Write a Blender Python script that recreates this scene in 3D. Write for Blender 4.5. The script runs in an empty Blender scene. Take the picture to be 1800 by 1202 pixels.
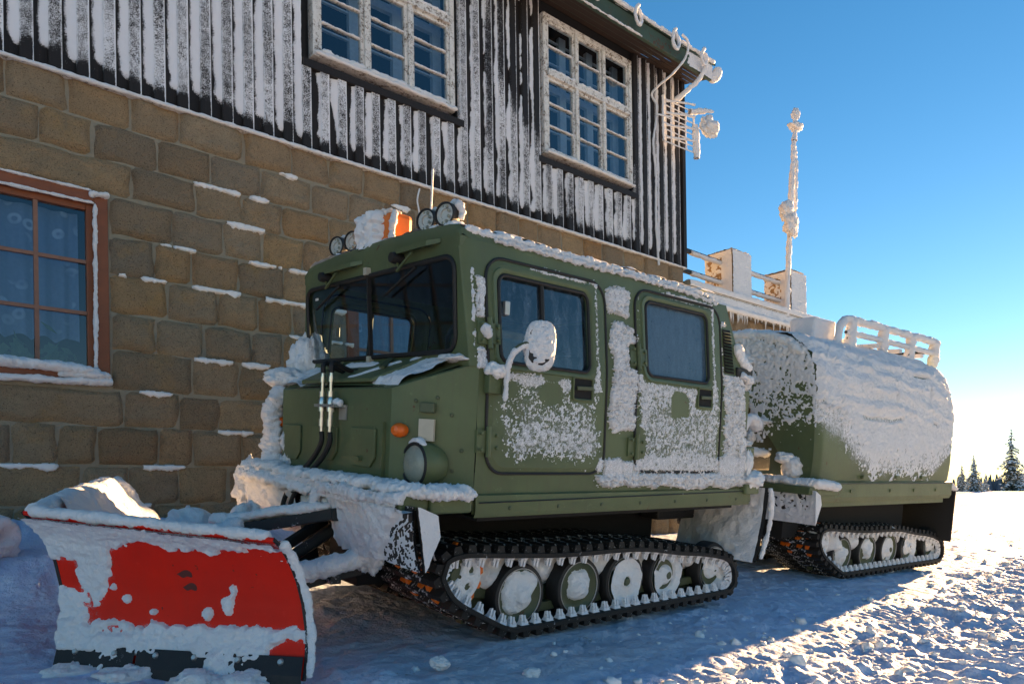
import bpy, math, random
import numpy as np
from mathutils import Matrix, Vector

SC = bpy.context.scene
COL = SC.collection
R = math.radians
random.seed(7)
rng = np.random.default_rng(11)

# ------------------------------------------------------------------ camera
# The photographer's eye is the world origin; x runs along the lodge wall, y towards the wall, z up.
YAW = math.atan2(1495.0, 1280.0)          # angle between the view axis and the wall direction
ROLL = 0.015
_f = Vector((math.cos(YAW), math.sin(YAW), 0)); _r = Vector((math.sin(YAW), -math.cos(YAW), 0)); _u = Vector((0, 0, 1))
cx = _r * math.cos(ROLL) - _u * math.sin(ROLL)
cy = _r * math.sin(ROLL) + _u * math.cos(ROLL)
cz = -_f
cam_d = bpy.data.cameras.new("camera")
cam = bpy.data.objects.new("camera", cam_d); COL.objects.link(cam)
cam.matrix_world = Matrix(((cx.x, cy.x, cz.x, 0), (cx.y, cy.y, cz.y, 0), (cx.z, cy.z, cz.z, 0), (0, 0, 0, 1)))
cam_d.sensor_width = 36.0
cam_d.lens = 36.0 * 1280.0 / 1800.0
cam_d.shift_y = 266.0 / 1800.0
cam_d.clip_start = 0.05
cam_d.clip_end = 9000.0
SC.camera = cam

# ------------------------------------------------------------------ sky and sun
SUN_AZ = R(6.6)        # from +x towards +y
SUN_EL = R(11.3)
wd = bpy.data.worlds.new("World"); SC.world = wd; wd.use_nodes = True
nt = wd.node_tree; nt.nodes.clear()
sky = nt.nodes.new("ShaderNodeTexSky"); sky.sky_type = 'NISHITA'; sky.sun_disc = False
sky.sun_elevation = SUN_EL
sky.sun_rotation = math.pi / 2 - SUN_AZ
sky.altitude = 1200.0; sky.air_density = 1.0; sky.dust_density = 0.02; sky.ozone_density = 2.6
bg = nt.nodes.new("ShaderNodeBackground"); bg.inputs[1].default_value = 0.053
wo = nt.nodes.new("ShaderNodeOutputWorld")
hs = nt.nodes.new("ShaderNodeHueSaturation"); hs.inputs['Saturation'].default_value = 1.30; hs.inputs['Value'].default_value = 0.95
nt.links.new(sky.outputs[0], hs.inputs['Color']); nt.links.new(hs.outputs[0], bg.inputs[0]); nt.links.new(bg.outputs[0], wo.inputs[0])
sd = bpy.data.lights.new("sun", 'SUN'); sd.energy = 5.0; sd.angle = R(0.53); sd.color = (1.0, 0.68, 0.38)
sun = bpy.data.objects.new("sun", sd); COL.objects.link(sun)
sun_dir = Vector((math.cos(SUN_EL) * math.cos(SUN_AZ), math.cos(SUN_EL) * math.sin(SUN_AZ), math.sin(SUN_EL)))
sun.rotation_euler = sun_dir.to_track_quat('Z', 'Y').to_euler()
sun.location = (40, 8, 20)
SC.view_settings.view_transform = 'Standard'
SC.view_settings.look = 'None'
SC.view_settings.exposure = 2.28
SC.view_settings.use_white_balance = True      # camera balanced for open shade
SC.view_settings.white_balance_temperature = 8600.0
SC.view_settings.white_balance_tint = 16.0
SC.view_settings.gamma = 1.0
SC.view_settings.use_curve_mapping = False
SC.cycles.use_denoising = True
SC.cycles.max_bounces = 7
SC.cycles.diffuse_bounces = 4
SC.cycles.transparent_max_bounces = 12
SC.cycles.caustics_reflective = False
SC.cycles.caustics_refractive = False
SC.cycles.sample_clamp_indirect = 6.0

# ------------------------------------------------------------------ noise (numpy value noise)
def _hash(i, j, k, s):
    M32 = np.uint64(0xffffffff)
    h = (i.astype(np.int64).astype(np.uint64) * np.uint64(374761393) + j.astype(np.int64).astype(np.uint64) * np.uint64(668265263)
         + k.astype(np.int64).astype(np.uint64) * np.uint64(2246822519) + np.uint64(s * 3266489917 & 0xffffffff)) & M32
    h = ((h ^ (h >> np.uint64(13))) * np.uint64(1274126177)) & M32
    h = ((h ^ (h >> np.uint64(15))) * np.uint64(2654435761)) & M32
    h = h ^ (h >> np.uint64(16))
    return h.astype(np.float64) / 2147483648.0 - 1.0

def vn(p, seed=0):
    """value noise in -1..1 of points (...,3)"""
    p = np.asarray(p, float)
    i = np.floor(p); f = p - i; f = f * f * (3 - 2 * f)
    x, y, z = i[..., 0], i[..., 1], i[..., 2]
    fx, fy, fz = f[..., 0], f[..., 1], f[..., 2]
    def H(a, b, c): return _hash(x + a, y + b, z + c, seed)
    c00 = H(0,0,0) * (1-fx) + H(1,0,0) * fx; c10 = H(0,1,0) * (1-fx) + H(1,1,0) * fx
    c01 = H(0,0,1) * (1-fx) + H(1,0,1) * fx; c11 = H(0,1,1) * (1-fx) + H(1,1,1) * fx
    return (c00 * (1-fy) + c10 * fy) * (1-fz) + (c01 * (1-fy) + c11 * fy) * fz

def fbm(p, octaves=4, seed=0, gain=0.5, lac=2.03):
    p = np.asarray(p, float); a = 1.0; t = 0; s = 0
    for o in range(octaves):
        s = s + a * vn(p * lac ** o + 17.3 * o, seed + o); t += a; a *= gain
    return s / t

def P3(x, y, z=0.0):
    x, y, z = np.broadcast_arrays(np.asarray(x, float), np.asarray(y, float), np.asarray(z, float))
    return np.stack([x, y, z], -1)

def sstep(a, b, x):
    t = np.clip((np.asarray(x, float) - a) / (b - a), 0, 1); return t * t * (3 - 2 * t)

def sbox(x, z, x0, x1, z0, z1, s=0.03):
    return sstep(x0 - s, x0 + s, x) * (1 - sstep(x1 - s, x1 + s, x)) * sstep(z0 - s, z0 + s, z) * (1 - sstep(z1 - s, z1 + s, z))

# ------------------------------------------------------------------ mesh helpers
def link(o, parent=None):
    COL.objects.link(o)
    if parent is not None: o.parent = parent
    return o

def tag(o, label=None, cat=None, group=None, kind=None):
    if label: o["label"] = label
    if cat: o["category"] = cat
    if group: o["group"] = group
    if kind: o["kind"] = kind
    return o

def empty(name, loc=(0, 0, 0)):
    o = bpy.data.objects.new(name, None); o.empty_display_size = 0.2; COL.objects.link(o)
    o.location = loc
    return o

def mesh_obj(name, V, F, mat, parent=None, smooth=True, M=None, kind=None, attr=None):
    me = bpy.data.meshes.new(name)
    V = np.asarray(V, float).reshape(-1, 3)
    if isinstance(F, np.ndarray) and F.ndim == 2:
        k = F.shape[1]
        me.vertices.add(len(V)); me.vertices.foreach_set("co", V.ravel())
        me.loops.add(F.size); me.loops.foreach_set("vertex_index", F.ravel().astype(np.int32))
        me.polygons.add(len(F)); me.polygons.foreach_set("loop_start", np.arange(0, F.size, k, dtype=np.int32))
        me.polygons.foreach_set("loop_total", np.full(len(F), k, dtype=np.int32))
        me.update(calc_edges=True); me.validate()
    else:
        me.from_pydata([tuple(v) for v in V], [], [tuple(f) for f in F]); me.update()
    if smooth: me.polygons.foreach_set("use_smooth", np.ones(len(me.polygons), dtype=bool))
    if attr is not None:
        for k, a in attr.items():
            at = me.attributes.new(k, 'FLOAT', 'POINT'); at.data.foreach_set("value", np.asarray(a, np.float32).ravel())
    if mat is not None: me.materials.append(mat)
    o = bpy.data.objects.new(name, me); link(o, parent)
    if M is not None: o.matrix_basis = M
    if kind: o["kind"] = kind
    return o

def again(o, name=None, parent=None, M=None):
    """another object with the same mesh"""
    c = bpy.data.objects.new(name or o.name.split('.')[0], o.data); link(c, parent)
    if M is not None: c.matrix_basis = M
    return c

def grid_faces(nv, nu, cu=False, cv=False):
    a = np.arange(nv * nu).reshape(nv, nu)
    if cu: a = np.concatenate([a, a[:, :1]], 1)
    if cv: a = np.concatenate([a, a[:1]], 0)
    return np.stack([a[:-1, :-1], a[:-1, 1:], a[1:, 1:], a[1:, :-1]], -1).reshape(-1, 4)

class MB:
    """collects pieces of ONE part into one mesh"""
    def __init__(s): s.v = []; s.f = []; s.n = 0
    def add(s, V, F):
        V = np.asarray(V, float).reshape(-1, 3)
        s.f += [tuple(int(i) + s.n for i in f) for f in F]; s.v.append(V); s.n += len(V); return s
    def box(s, a, b, M=None):
        x0, y0, z0 = a; x1, y1, z1 = b
        V = np.array([(x0,y0,z0),(x1,y0,z0),(x1,y1,z0),(x0,y1,z0),(x0,y0,z1),(x1,y0,z1),(x1,y1,z1),(x0,y1,z1)], float)
        if M is not None: V = np.array([M @ Vector(v) for v in V])
        return s.add(V, [(0,3,2,1),(4,5,6,7),(0,1,5,4),(1,2,6,5),(2,3,7,6),(3,0,4,7)])
    def beam(s, p, q, w, h, up=(0, 0, 1)):
        p = np.array(p, float); q = np.array(q, float); d = q - p; L = np.linalg.norm(d); d /= L
        u = np.array(up, float); sd_ = np.cross(d, u); sd_ /= np.linalg.norm(sd_); u = np.cross(sd_, d)
        V = [e + sd_ * w / 2 * i + u * h / 2 * j for e in (p, q) for i, j in ((-1,-1),(1,-1),(1,1),(-1,1))]
        return s.add(V, [(0,1,2,3),(7,6,5,4),(0,4,5,1),(1,5,6,2),(2,6,7,3),(3,7,4,0)])
    def prism(s, poly, fn0, fn1):
        n = len(poly); V = [fn0(*p) for p in poly] + [fn1(*p) for p in poly]
        return s.add(V, [tuple(range(n))[::-1], tuple(range(n, 2*n))] + [(i, (i+1) % n, n + (i+1) % n, n + i) for i in range(n)])
    def grid(s, V, cu=False, cv=False):
        V = np.asarray(V, float); nv, nu = V.shape[:2]
        return s.add(V.reshape(-1, 3), grid_faces(nv, nu, cu, cv))
    def tube(s, path, r, seg=8, closed=False, cap=True, sq=1.0):
        V = tube_grid(path, r, seg, closed, sq)
        n0 = s.n
        s.grid(V, cu=True, cv=closed)
        if cap and not closed:
            m = V.shape[0]; s.f.append(tuple(n0 + i for i in range(seg))[::-1]); s.f.append(tuple(n0 + (m-1)*seg + i for i in range(seg)))
        return s
    def lathe(s, prof, o, ax, seg=24):
        o = np.array(o, float); ax = np.array(ax, float); ax /= np.linalg.norm(ax)
        t = np.array((0, 0, 1.0)) if abs(ax[2]) < .9 else np.array((1.0, 0, 0))
        a = np.cross(ax, t); a /= np.linalg.norm(a); b = np.cross(ax, a)
        th = np.linspace(0, 2 * np.pi, seg, endpoint=False)
        V = [[o + ax * h + (a * np.cos(t_) + b * np.sin(t_)) * r for t_ in th] for r, h in prof]
        return s.grid(np.array(V), cu=True)
    def build(s, name, mat, parent=None, smooth=False, M=None, bevel=0, kind=None, angle=40):
        o = mesh_obj(name, np.concatenate(s.v), s.f, mat, parent, False, M, kind)
        if smooth:
            o.data.polygons.foreach_set("use_smooth", np.ones(len(o.data.polygons), dtype=bool))
            try: o.data.set_sharp_from_angle(angle=R(angle))
            except Exception: pass
        if bevel:
            m = o.modifiers.new("bevel", 'BEVEL'); m.width = bevel; m.segments = 2; m.limit_method = 'ANGLE'; m.angle_limit = R(40)
        return o

def tube_grid(path, r, seg=8, closed=False, sq=1.0):
    p = np.asarray(path, float); n = len(p)
    r = np.broadcast_to(np.asarray(r, float), (n,))
    if closed: d = np.roll(p, -1, 0) - np.roll(p, 1, 0)
    else: d = np.gradient(p, axis=0)
    d /= np.linalg.norm(d, axis=1, keepdims=True) + 1e-12
    t0 = np.array((0, 0, 1.0)) if abs(d[0, 2]) < .9 else np.array((1.0, 0, 0))
    a = np.cross(d[0], t0); a /= np.linalg.norm(a); A = [a]
    for i in range(1, n):
        a = A[-1] - d[i] * (A[-1] @ d[i]); a /= np.linalg.norm(a) + 1e-12; A.append(a)
    A = np.array(A); B = np.cross(d, A)
    th = np.linspace(0, 2 * np.pi, seg, endpoint=False)
    return p[:, None] + r[:, None, None] * (A[:, None] * np.cos(th)[None, :, None] + sq * B[:, None] * np.sin(th)[None, :, None])

def spline(pts, n=40, closed=False):
    p = np.asarray(pts, float); m = len(p)
    if closed: idx = lambda i: p[i % m]
    else: idx = lambda i: p[min(max(i, 0), m - 1)]
    k = m if closed else m - 1
    out = []
    for q in range(n):
        t = q / (n if closed else n - 1) * k; i = min(int(t), k - 1); f = t - i
        a, b, c, d = idx(i-1), idx(i), idx(i+1), idx(i+2)
        out.append(.5 * ((2*b) + (c-a)*f + (2*a-5*b+4*c-d)*f*f + (-a+3*b-3*c+d)*f**3))
    return np.array(out)

def rrect(x0, x1, z0, z1, r, na=7, ne=9):
    """closed loop of a rounded rectangle, same number of points whatever the size"""
    pts = []
    for (cx_, cz_, a0, nx, nz) in ((x1-r, z0+r, -90, 0, 1), (x1-r, z1-r, 0, -1, 0), (x0+r, z1-r, 90, 0, -1), (x0+r, z0+r, 180, 1, 0)):
        for i in range(na):
            a = R(a0 + 90 * i / (na - 1)); pts.append((cx_ + r * math.cos(a), cz_ + r * math.sin(a)))
        e = pts[-1]
        ln = (z1 - z0 - 2*r) if nz else (x1 - x0 - 2*r)
        for i in range(1, ne):
            pts.append((e[0] + nx * ln * i / ne, e[1] + nz * ln * i / ne))
    return np.array(pts)

def ring(outer, inner, k, fn):
    """surface between two matched loops, fn(x,z)->xyz; rows = k+1 loops"""
    rows = [fn(*(outer * (1 - t) + inner * t).T) for t in np.linspace(0, 1, k + 1)]
    return np.array(rows)

def compress(V, F):
    u, inv = np.unique(F.ravel(), return_inverse=True)
    return V.reshape(-1, 3)[u], inv.reshape(F.shape), u

def frost(name, parent, mat, Pts, Nrm, dens, thick=.012, seed=0, freq=70., namp=.8, M=None, sink=.004, extra=None, power=.7, kind="stuff"):
    """rime grown on a surface: Pts,Nrm (nv,nu,3), dens (nv,nu); faces only where rime is"""
    n1 = vn(Pts * freq, seed); n2 = vn(Pts * freq * .37, seed + 5)
    f = dens + namp * (.6 * n1 + .4 * n2)
    h = np.clip(f, 0, 1.3) ** power
    off = thick * h * (1 + .35 * vn(Pts * freq * 1.7, seed + 9))
    if extra is not None: off = off + extra * np.clip(f * 2, 0, 1)
    off = np.where(f <= 0, -sink, off)
    Q = Pts + Nrm * off[..., None]
    F = grid_faces(*f.shape)
    keep = (f.ravel()[F] > 0).any(1)
    if not keep.any(): return None
    V, F, _ = compress(Q, F[keep])
    return mesh_obj(name, V, F, mat, parent, True, M, kind)

def lumpy_tube(path, r, seg=10, amp=.3, freq=14., seed=0, sq=1.0, closed=False):
    """rows of a lumpy snow roll, ends tapered"""
    V = tube_grid(path, r, seg, closed, sq)
    c = np.asarray(path, float)[:, None]
    k = 1 + amp * (fbm(V * freq, 4, seed, .6) * 1.5 + .35 * vn(V * freq * 6.5, seed + 3))
    return c + (V - c) * np.clip(k, .15, 3)[..., None]

def snow_roll(name, parent, mat, path, r, n=40, seg=12, amp=.3, freq=14., seed=0, sq=1.0, M=None, taper=.25, kind="stuff"):
    p = spline(path, n); t = np.linspace(0, 1, n)
    n = int(n * 1.6); seg = int(seg * 1.5); p = spline(path, n); t = np.linspace(0, 1, n)
    L_ = np.linalg.norm(np.diff(p, axis=0), axis=1).sum(); taper = max(taper, min(.45, r / max(L_, 1e-6)))
    q_ = np.clip(np.minimum(t, 1 - t) / taper, 0, 1); rr = r * np.sqrt(np.clip(1 - (1 - q_) ** 2, 0, 1)) + .0015
    m = MB(); m.grid(lumpy_tube(p, rr, seg, amp, freq, seed, sq), cu=True)
    o = m.build(name, mat, parent, True, M, kind=kind, angle=180)
    return o

def lump(name, parent, mat, c, rad, seed=0, amp=.35, freq=5., n=14, M=None, kind=None, flat=None, cut=0.0):
    """one irregular snow lump"""
    n = int(n * 1.8)
    th = np.linspace(0, np.pi, n); ph = np.linspace(0, 2*np.pi, 2*n, endpoint=False)
    d = np.stack([np.sin(th)[:, None] * np.cos(ph), np.sin(th)[:, None] * np.sin(ph), np.cos(th)[:, None] + 0 * ph], -1)
    n_ = n
    k = 1 + amp * (fbm(d * freq * .4 + seed * 3.7, 5, seed, .6) * 1.5 + .10 * vn(d * freq * 3.1, seed + 2))
    if cut: k = np.minimum(k, 1 + cut * np.round(vn(d * 1.6 + seed, seed) * 2) / 2)
    V = np.array(c) + d * k[..., None] * np.array(rad)
    if flat is not None: V[..., 2] = np.maximum(V[..., 2], flat)
    m = MB(); m.grid(V, cu=True)
    return m.build(name, mat, parent, True, M, kind=kind, angle=180)

# ------------------------------------------------------------------ materials
class NT:
    def __init__(s, name):
        s.m = bpy.data.materials.new(name); s.m.use_nodes = True; s.t = s.m.node_tree; s.t.nodes.clear()
        s.out = s.t.nodes.new("ShaderNodeOutputMaterial")
        s.co = s.t.nodes.new("ShaderNodeTexCoord").outputs["Object"]
    def n(s, typ, ins=None, **kw):
        nd = s.t.nodes.new("ShaderNode" + typ)
        for k, v in kw.items(): setattr(nd, k, v)
        for k, v in (ins or {}).items():
            if hasattr(v, "is_output") or isinstance(v, bpy.types.NodeSocket): s.t.links.new(v, nd.inputs[k])
            else: nd.inputs[k].default_value = v
        return nd
    def noise(s, scale, detail=4, rough=.55, vec=None, dist=0.0):
        return s.n("TexNoise", {"Vector": vec or s.co, "Scale": scale, "Detail": detail, "Roughness": rough, "Distortion": dist}).outputs[0]
    def ramp(s, fac, stops, interp='LINEAR'):
        nd = s.n("ValToRGB", {"Fac": fac}); cr = nd.color_ramp; cr.interpolation = interp
        while len(cr.elements) > 1: cr.elements.remove(cr.elements[-1])
        cr.elements[0].position, cr.elements[0].color = stops[0][0], c4(stops[0][1])
        for p, c in stops[1:]:
            e = cr.elements.new(p); e.color = c4(c)
        return nd.outputs[0]
    def mix(s, fac, a, b, blend='MIX'):
        nd = s.n("Mix", data_type='RGBA', blend_type=blend)
        for k, v in ((0, fac), (6, a), (7, b)):
            if isinstance(v, bpy.types.NodeSocket): s.t.links.new(v, nd.inputs[k])
            else: nd.inputs[k].default_value = c4(v) if k else v
        return nd.outputs[2]
    def math(s, op, a, b=0.0, clamp=False):
        nd = s.n("Math", operation=op, use_clamp=clamp)
        for k, v in ((0, a), (1, b)):
            if isinstance(v, bpy.types.NodeSocket): s.t.links.new(v, nd.inputs[k])
            else: nd.inputs[k].default_value = v
        return nd.outputs[0]
    def map(s, vec=None, scale=(1, 1, 1), loc=(0, 0, 0)):
        return s.n("Mapping", {"Vector": vec or s.co, "Scale": scale, "Location": loc}).outputs[0]
    def bump(s, h, strength=.3, dist=.01, normal=None):
        ins = {"Height": h, "Strength": strength, "Distance": dist}
        if normal is not None: ins["Normal"] = normal
        return s.n("Bump", ins).outputs[0]
    def bsdf(s, color, rough=.5, metal=0.0, normal=None, spec=.5, **kw):
        ins = {"Base Color": color if isinstance(color, bpy.types.NodeSocket) else c4(color), "Roughness": rough, "Metallic": metal, "Specular IOR Level": spec}
        if normal is not None: ins["Normal"] = normal
        ins.update(kw)
        return s.n("BsdfPrincipled", ins).outputs[0]
    def done(s, shader):
        s.t.links.new(shader, s.out.inputs[0]); return s.m
    def mixsh(s, fac, a, b):
        nd = s.n("MixShader"); 
        if isinstance(fac, bpy.types.NodeSocket): s.t.links.new(fac, nd.inputs[0])
        else: nd.inputs[0].default_value = fac
        s.t.links.new(a, nd.inputs[1]); s.t.links.new(b, nd.inputs[2]); return nd.outputs[0]

def c4(c):
    if isinstance(c, (int, float)): return (c, c, c, 1)
    return tuple(c) + (1,) if len(c) == 3 else tuple(c)

def m_snow(name, col=(.86, .87, .89), g=60., strength=.5, dist=.01, sss=0.0):
    t = NT(name)
    c = t.mix(t.ramp(t.noise(6.0, 5), [(.35, 0), (.7, 1)]), tuple(x * .94 for x in col), col)
    h = t.math('ADD', t.noise(g, 6, .65), t.math('MULTIPLY', t.noise(g * .2, 4), 1.5))
    kw = {}
    if sss: kw = {"Subsurface Weight": sss, "Subsurface Radius": (.03, .02, .015), "Subsurface Scale": 1.0}
    return t.done(t.bsdf(c, .62, 0, t.bump(h, strength, dist), .25, **kw))

def m_paint(name, col, dark=.75, rough=.42, rust=0.0, dirt=.35, grain=900., spec=.35):
    t = NT(name)
    a = t.noise(2.2, 6, .6); b = t.noise(18, 6, .65)
    c = t.mix(t.ramp(a, [(.3, 0), (.75, 1)]), tuple(x * dark for x in col), tuple(min(1, x * 1.12) for x in col))
    streak = t.noise(3.0, 6, .7, t.map(None, (14, 14, 1.1)))
    c = t.mix(t.math('MULTIPLY', t.ramp(streak, [(.52, 0), (.72, 1)]), dirt), c, (.10, .085, .055))
    c = t.mix(t.math('MULTIPLY', t.ramp(b, [(.62, 0), (.7, 1)]), .35), c, tuple(min(1, x * 1.5 + .02) for x in col))
    fade = t.ramp(t.noise(1.3, 5, .6, t.map(None, (1, 1, 1), (3, 7, 1))), [(.45, 0), (.7, 1)])
    c = t.mix(t.math('MULTIPLY', fade, .30), c, tuple(x * .75 + .02 for x in col))
    scr = t.ramp(t.noise(2.0, 8, .7, t.map(None, (2.2, 2.2, 46))), [(.665, 0), (.69, 1)])
    c = t.mix(t.math('MULTIPLY', scr, .35), c, tuple(x * .35 for x in col))
    if rust:
        rr = t.ramp(t.math('MULTIPLY', t.noise(5, 8, .7), t.noise(30, 5, .6)), [(.40 - rust * .1, 0), (.43 - rust * .1, 1)])
        c = t.mix(rr, c, (.10, .035, .015))
    ro = t.math('ADD', t.math('MULTIPLY', b, .25), rough - .1)
    return t.done(t.bsdf(c, ro, 0, t.bump(t.math('ADD', t.noise(grain, 2), t.math('MULTIPLY', t.noise(9, 3), 3.0)), .12, .004), spec))

def m_plain(name, col, rough=.5, metal=0.0, var=.25, scale=25., bump=.2, dist=.004, spec=.5):
    t = NT(name)
    c = t.mix(t.noise(scale, 6, .6), tuple(x * (1 - var) for x in col), tuple(min(1, x * (1 + var)) for x in col))
    return t.done(t.bsdf(c, rough, metal, t.bump(t.noise(scale * 3, 5), bump, dist), spec))

def m_dusted(name, col, snow=.5, rough=.7, scale=38.):
    """dark rubber or steel with snow dust caught on it"""
    t = NT(name)
    f = t.ramp(t.math('ADD', t.math('MULTIPLY', t.noise(scale, 7, .7), .6), t.math('MULTIPLY', t.noise(scale * .16, 4), .4)), [(.62 - snow * .22, 0), (.68 - snow * .22, 1)])
    c = t.mix(t.noise(20, 5), tuple(x * .7 for x in col), tuple(x * 1.3 for x in col))
    c = t.mix(f, c, (.80, .81, .84))
    return t.done(t.bsdf(c, rough, 0, t.bump(t.math('ADD', f, t.noise(200, 3)), .35, .006), .35))

def m_glass(name, tint=(.75, .85, .92), refl=.06, frostf=None, rough=.01):
    t = NT(name)
    fr = t.math('POWER', t.n("LayerWeight", {"Blend": .5}).outputs["Facing"], 4.0)
    fac = t.math('ADD', t.math('MULTIPLY', fr, .9), refl, True)
    tr = t.n("BsdfTransparent", {"Color": c4(tint)}).outputs[0]
    gl = t.n("BsdfGlossy", {"Color": (.88, .90, .93, 1), "Roughness": rough}).outputs[0]
    sh = t.mixsh(fac, tr, gl)
    if frostf is not None:
        f = t.ramp(t.math('ADD', t.math('MULTIPLY', t.noise(5, 6, .7, t.map(None, (4, 4, 1.2))), .6), t.math('MULTIPLY', t.noise(70, 5, .7), .4)), [(frostf[0], 0), (frostf[1], 1)])
        df = t.bsdf(frostf[3] if len(frostf) > 3 else (.55, .66, .78), .7)
        sh = t.mixsh(t.math('MULTIPLY', f, frostf[2]), sh, df)
    return t.done(sh)

MT = {}
def m_film():
    """thin rime film: white grains on clear gaps, 'dens' says how many"""
    t = NT("rime_film")
    d = t.n("Attribute", attribute_name="dens").outputs["Fac"]
    v = t.math('ADD', t.math('ADD', t.math('MULTIPLY', t.noise(260, 3, .7), .9), t.math('MULTIPLY', t.noise(40, 4, .6), .5)), d)
    f = t.n("MapRange", {"Value": v, "From Min": .80, "From Max": 1.02, "To Max": .92}).outputs[0]
    sn = t.bsdf((.86, .86, .88), .65, 0, t.bump(v, .6, .005), .2)
    return t.done(t.mixsh(f, t.n("BsdfTransparent").outputs[0], sn))
MT = {}
MT['film'] = m_film()
MT['snow'] = m_snow("snow")
MT['snow_soft'] = m_snow("snow_soft", (.88, .88, .89), 55., .8, .02)
MT['rime'] = m_snow("rime", (.87, .87, .89), 120., .9, .014)
MT['green'] = m_paint("army_green_paint", (.105, .138, .064), rust=.16)
MT['green_d'] = m_paint("army_green_wheel", (.075, .095, .05), rust=.3)
MT['red'] = m_paint("plough_red_paint", (.90, .022, .008), .88, .5, rust=.1, dirt=.06, spec=.15)
MT['orange'] = m_plain("orange_plastic", (.90, .17, .015), .45, 0, .15)
MT['rubber'] = m_plain("black_rubber", (.013, .012, .012), .62, 0, .4, 60, .3)
MT['track'] = m_dusted("track_rubber", (.016, .014, .013), .12)
MT['tread'] = m_dusted("tread_rubber", (.016, .014, .013), .30)
MT['horn'] = m_dusted("guide_horn_snow", (.02, .018, .017), 1.05)
MT['steel_b'] = m_dusted("black_steel", (.02, .02, .021), .05, .5)
MT['dark'] = m_plain("dark_void", (.010, .010, .011), .9)
MT['chrome'] = m_plain("zinc_fitting", (.62, .60, .55), .28, 1.0, .15, 40, .1)
MT['alu'] = m_plain("dull_metal", (.45, .45, .44), .45, .8, .2)
MT['mortar'] = m_plain("mortar", (.28, .245, .185), .95, 0, .2, 30, .8, .01)
MT['lens'] = m_plain("lamp_lens", (.27, .29, .24), .10, 0, .2, 60, .4, .004)
MT['amber'] = m_plain("amber_lens", (.85, .14, .015), .22, 0, .12, 60, .2)
MT['plate'] = m_plain("pale_plate", (.48, .43, .34), .55, 0, .15)
MT['seat'] = m_plain("cab_seat", (.03, .032, .03), .8)
MT['cabin'] = m_plain("cab_lining", (.055, .055, .05), .85)
MT['glass'] = m_glass("cab_glass", (.70, .82, .86), .03)
MT['glass_side'] = m_glass("side_glass_rimed", (.30, .42, .52), .10, (.46, .70, .40, (.20, .32, .44)))
MT['glass_frost'] = m_glass("side_glass_frosted", (.4, .5, .6), .08, (.02, .75, .90, (.085, .17, .25)))
MT['glass_lodge'] = m_glass("lodge_glass", (.62, .76, .86), .13)
MT['inner'] = m_plain("inner_window_paint", (.50, .54, .56), .6)
MT['brown'] = m_plain("brown_window_frame", (.23, .062, .022), .5, 0, .3, 14, .25)
MT['ochre'] = m_plain("muntin_brown", (.26, .12, .08), .6, 0, .25)
def m_lace():
    t = NT("lace_curtain")
    vo = t.n("TexVoronoi", {"Vector": t.map(None, (1, .15, 1)), "Scale": 9.0}).outputs["Distance"]
    ringp = t.ramp(vo, [(.12, 0), (.2, 1), (.30, 1), (.38, 0)])
    pat = t.math('MULTIPLY', ringp, t.ramp(t.noise(3.2, 3), [(.45, 0), (.6, 1)]))
    c = t.mix(pat, t.mix(t.noise(40, 4), (.13, .19, .28), (.19, .26, .36)), (.42, .50, .60))  # white lace toned dark blue: the dim room light is put into its colour
    return t.done(t.bsdf(c, .9))
MT['curtain'] = m_lace()
MT['eave'] = m_paint("eave_green_paint", (.045, .085, .06), rough=.6, rust=.75)
MT['soffit'] = m_plain("soffit_wood", (.035, .018, .012), .8, 0, .4, 9, .4)
MT['scuff'] = m_plain("scuff_mark", (.12, .02, .012), .7)
MT['needle'] = m_plain("fir_needles", (.055, .075, .055), .85, 0, .35, 8)
MT['bark'] = m_plain("bark", (.09, .065, .05), .9)
MT['far'] = m_plain("far_forest", (.07, .10, .13), .95, 0, .3, .05)
MT['plant'] = m_plain("house_plant", (.04, .09, .03), .7)
MT['led'] = m_plain("led_face", (.55, .54, .50), .25, .2, .2, 90, .5)

def m_stone():
    t = NT("sandstone")
    rnd = t.n("ObjectInfo").outputs["Random"]
    base = t.ramp(rnd, [(0, (.48, .265, .13)), (.15, (.55, .36, .195)), (.3, (.43, .29, .18)), (.5, (.55, .33, .16)), (.65, (.38, .275, .185)), (.8, (.55, .37, .21)), (1, (.47, .32, .195))])
    r2 = t.math('FRACT', t.math('MULTIPLY', rnd, 7.31)); r3 = t.math('FRACT', t.math('MULTIPLY', rnd, 23.7))
    base = t.mix(t.math('MULTIPLY', r2, .55), base, (.40, .345, .27))
    base = t.mix(t.math('MULTIPLY', t.math('GREATER_THAN', r3, .72), .35), base, (.22, .16, .11))
    w = t.map(None, (1, 1, 1))
    big = t.noise(4.5, 7, .65, w, .6)
    c = t.mix(t.ramp(big, [(.33, 0), (.62, 1)]), t.mix(.25, base, (.20, .155, .11)), base)
    c = t.mix(t.ramp(t.noise(3.0, 5, .6, t.map(None, (1, 1, 1), (5, 2, 9))), [(.55, 0), (.72, 1)]), c, t.mix(.6, base, (.52, .30, .12)))
    c = t.mix(t.ramp(t.noise(11, 6, .7), [(.50, 0), (.66, 1)]), c, t.mix(.4, base, (.20, .165, .12)))
    fine = t.noise(120, 6, .75)
    c = t.mix(t.ramp(fine, [(.34, 1), (.47, 0)]), c, (.07, .05, .035))
    c = t.mix(t.math('MULTIPLY', t.ramp(fine, [(.58, 0), (.75, 1)]), .35), c, (.55, .42, .27))
    h = t.math('ADD', t.math('MULTIPLY', t.noise(22, 8, .7), 1.6), t.math('ADD', t.math('MULTIPLY', fine, .35), t.math('MULTIPLY', t.noise(52, 6, .7), .7)))
    return t.done(t.bsdf(c, .93, 0, t.bump(h, 1.0, .034), .2))
MT['stone'] = m_stone()

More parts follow.
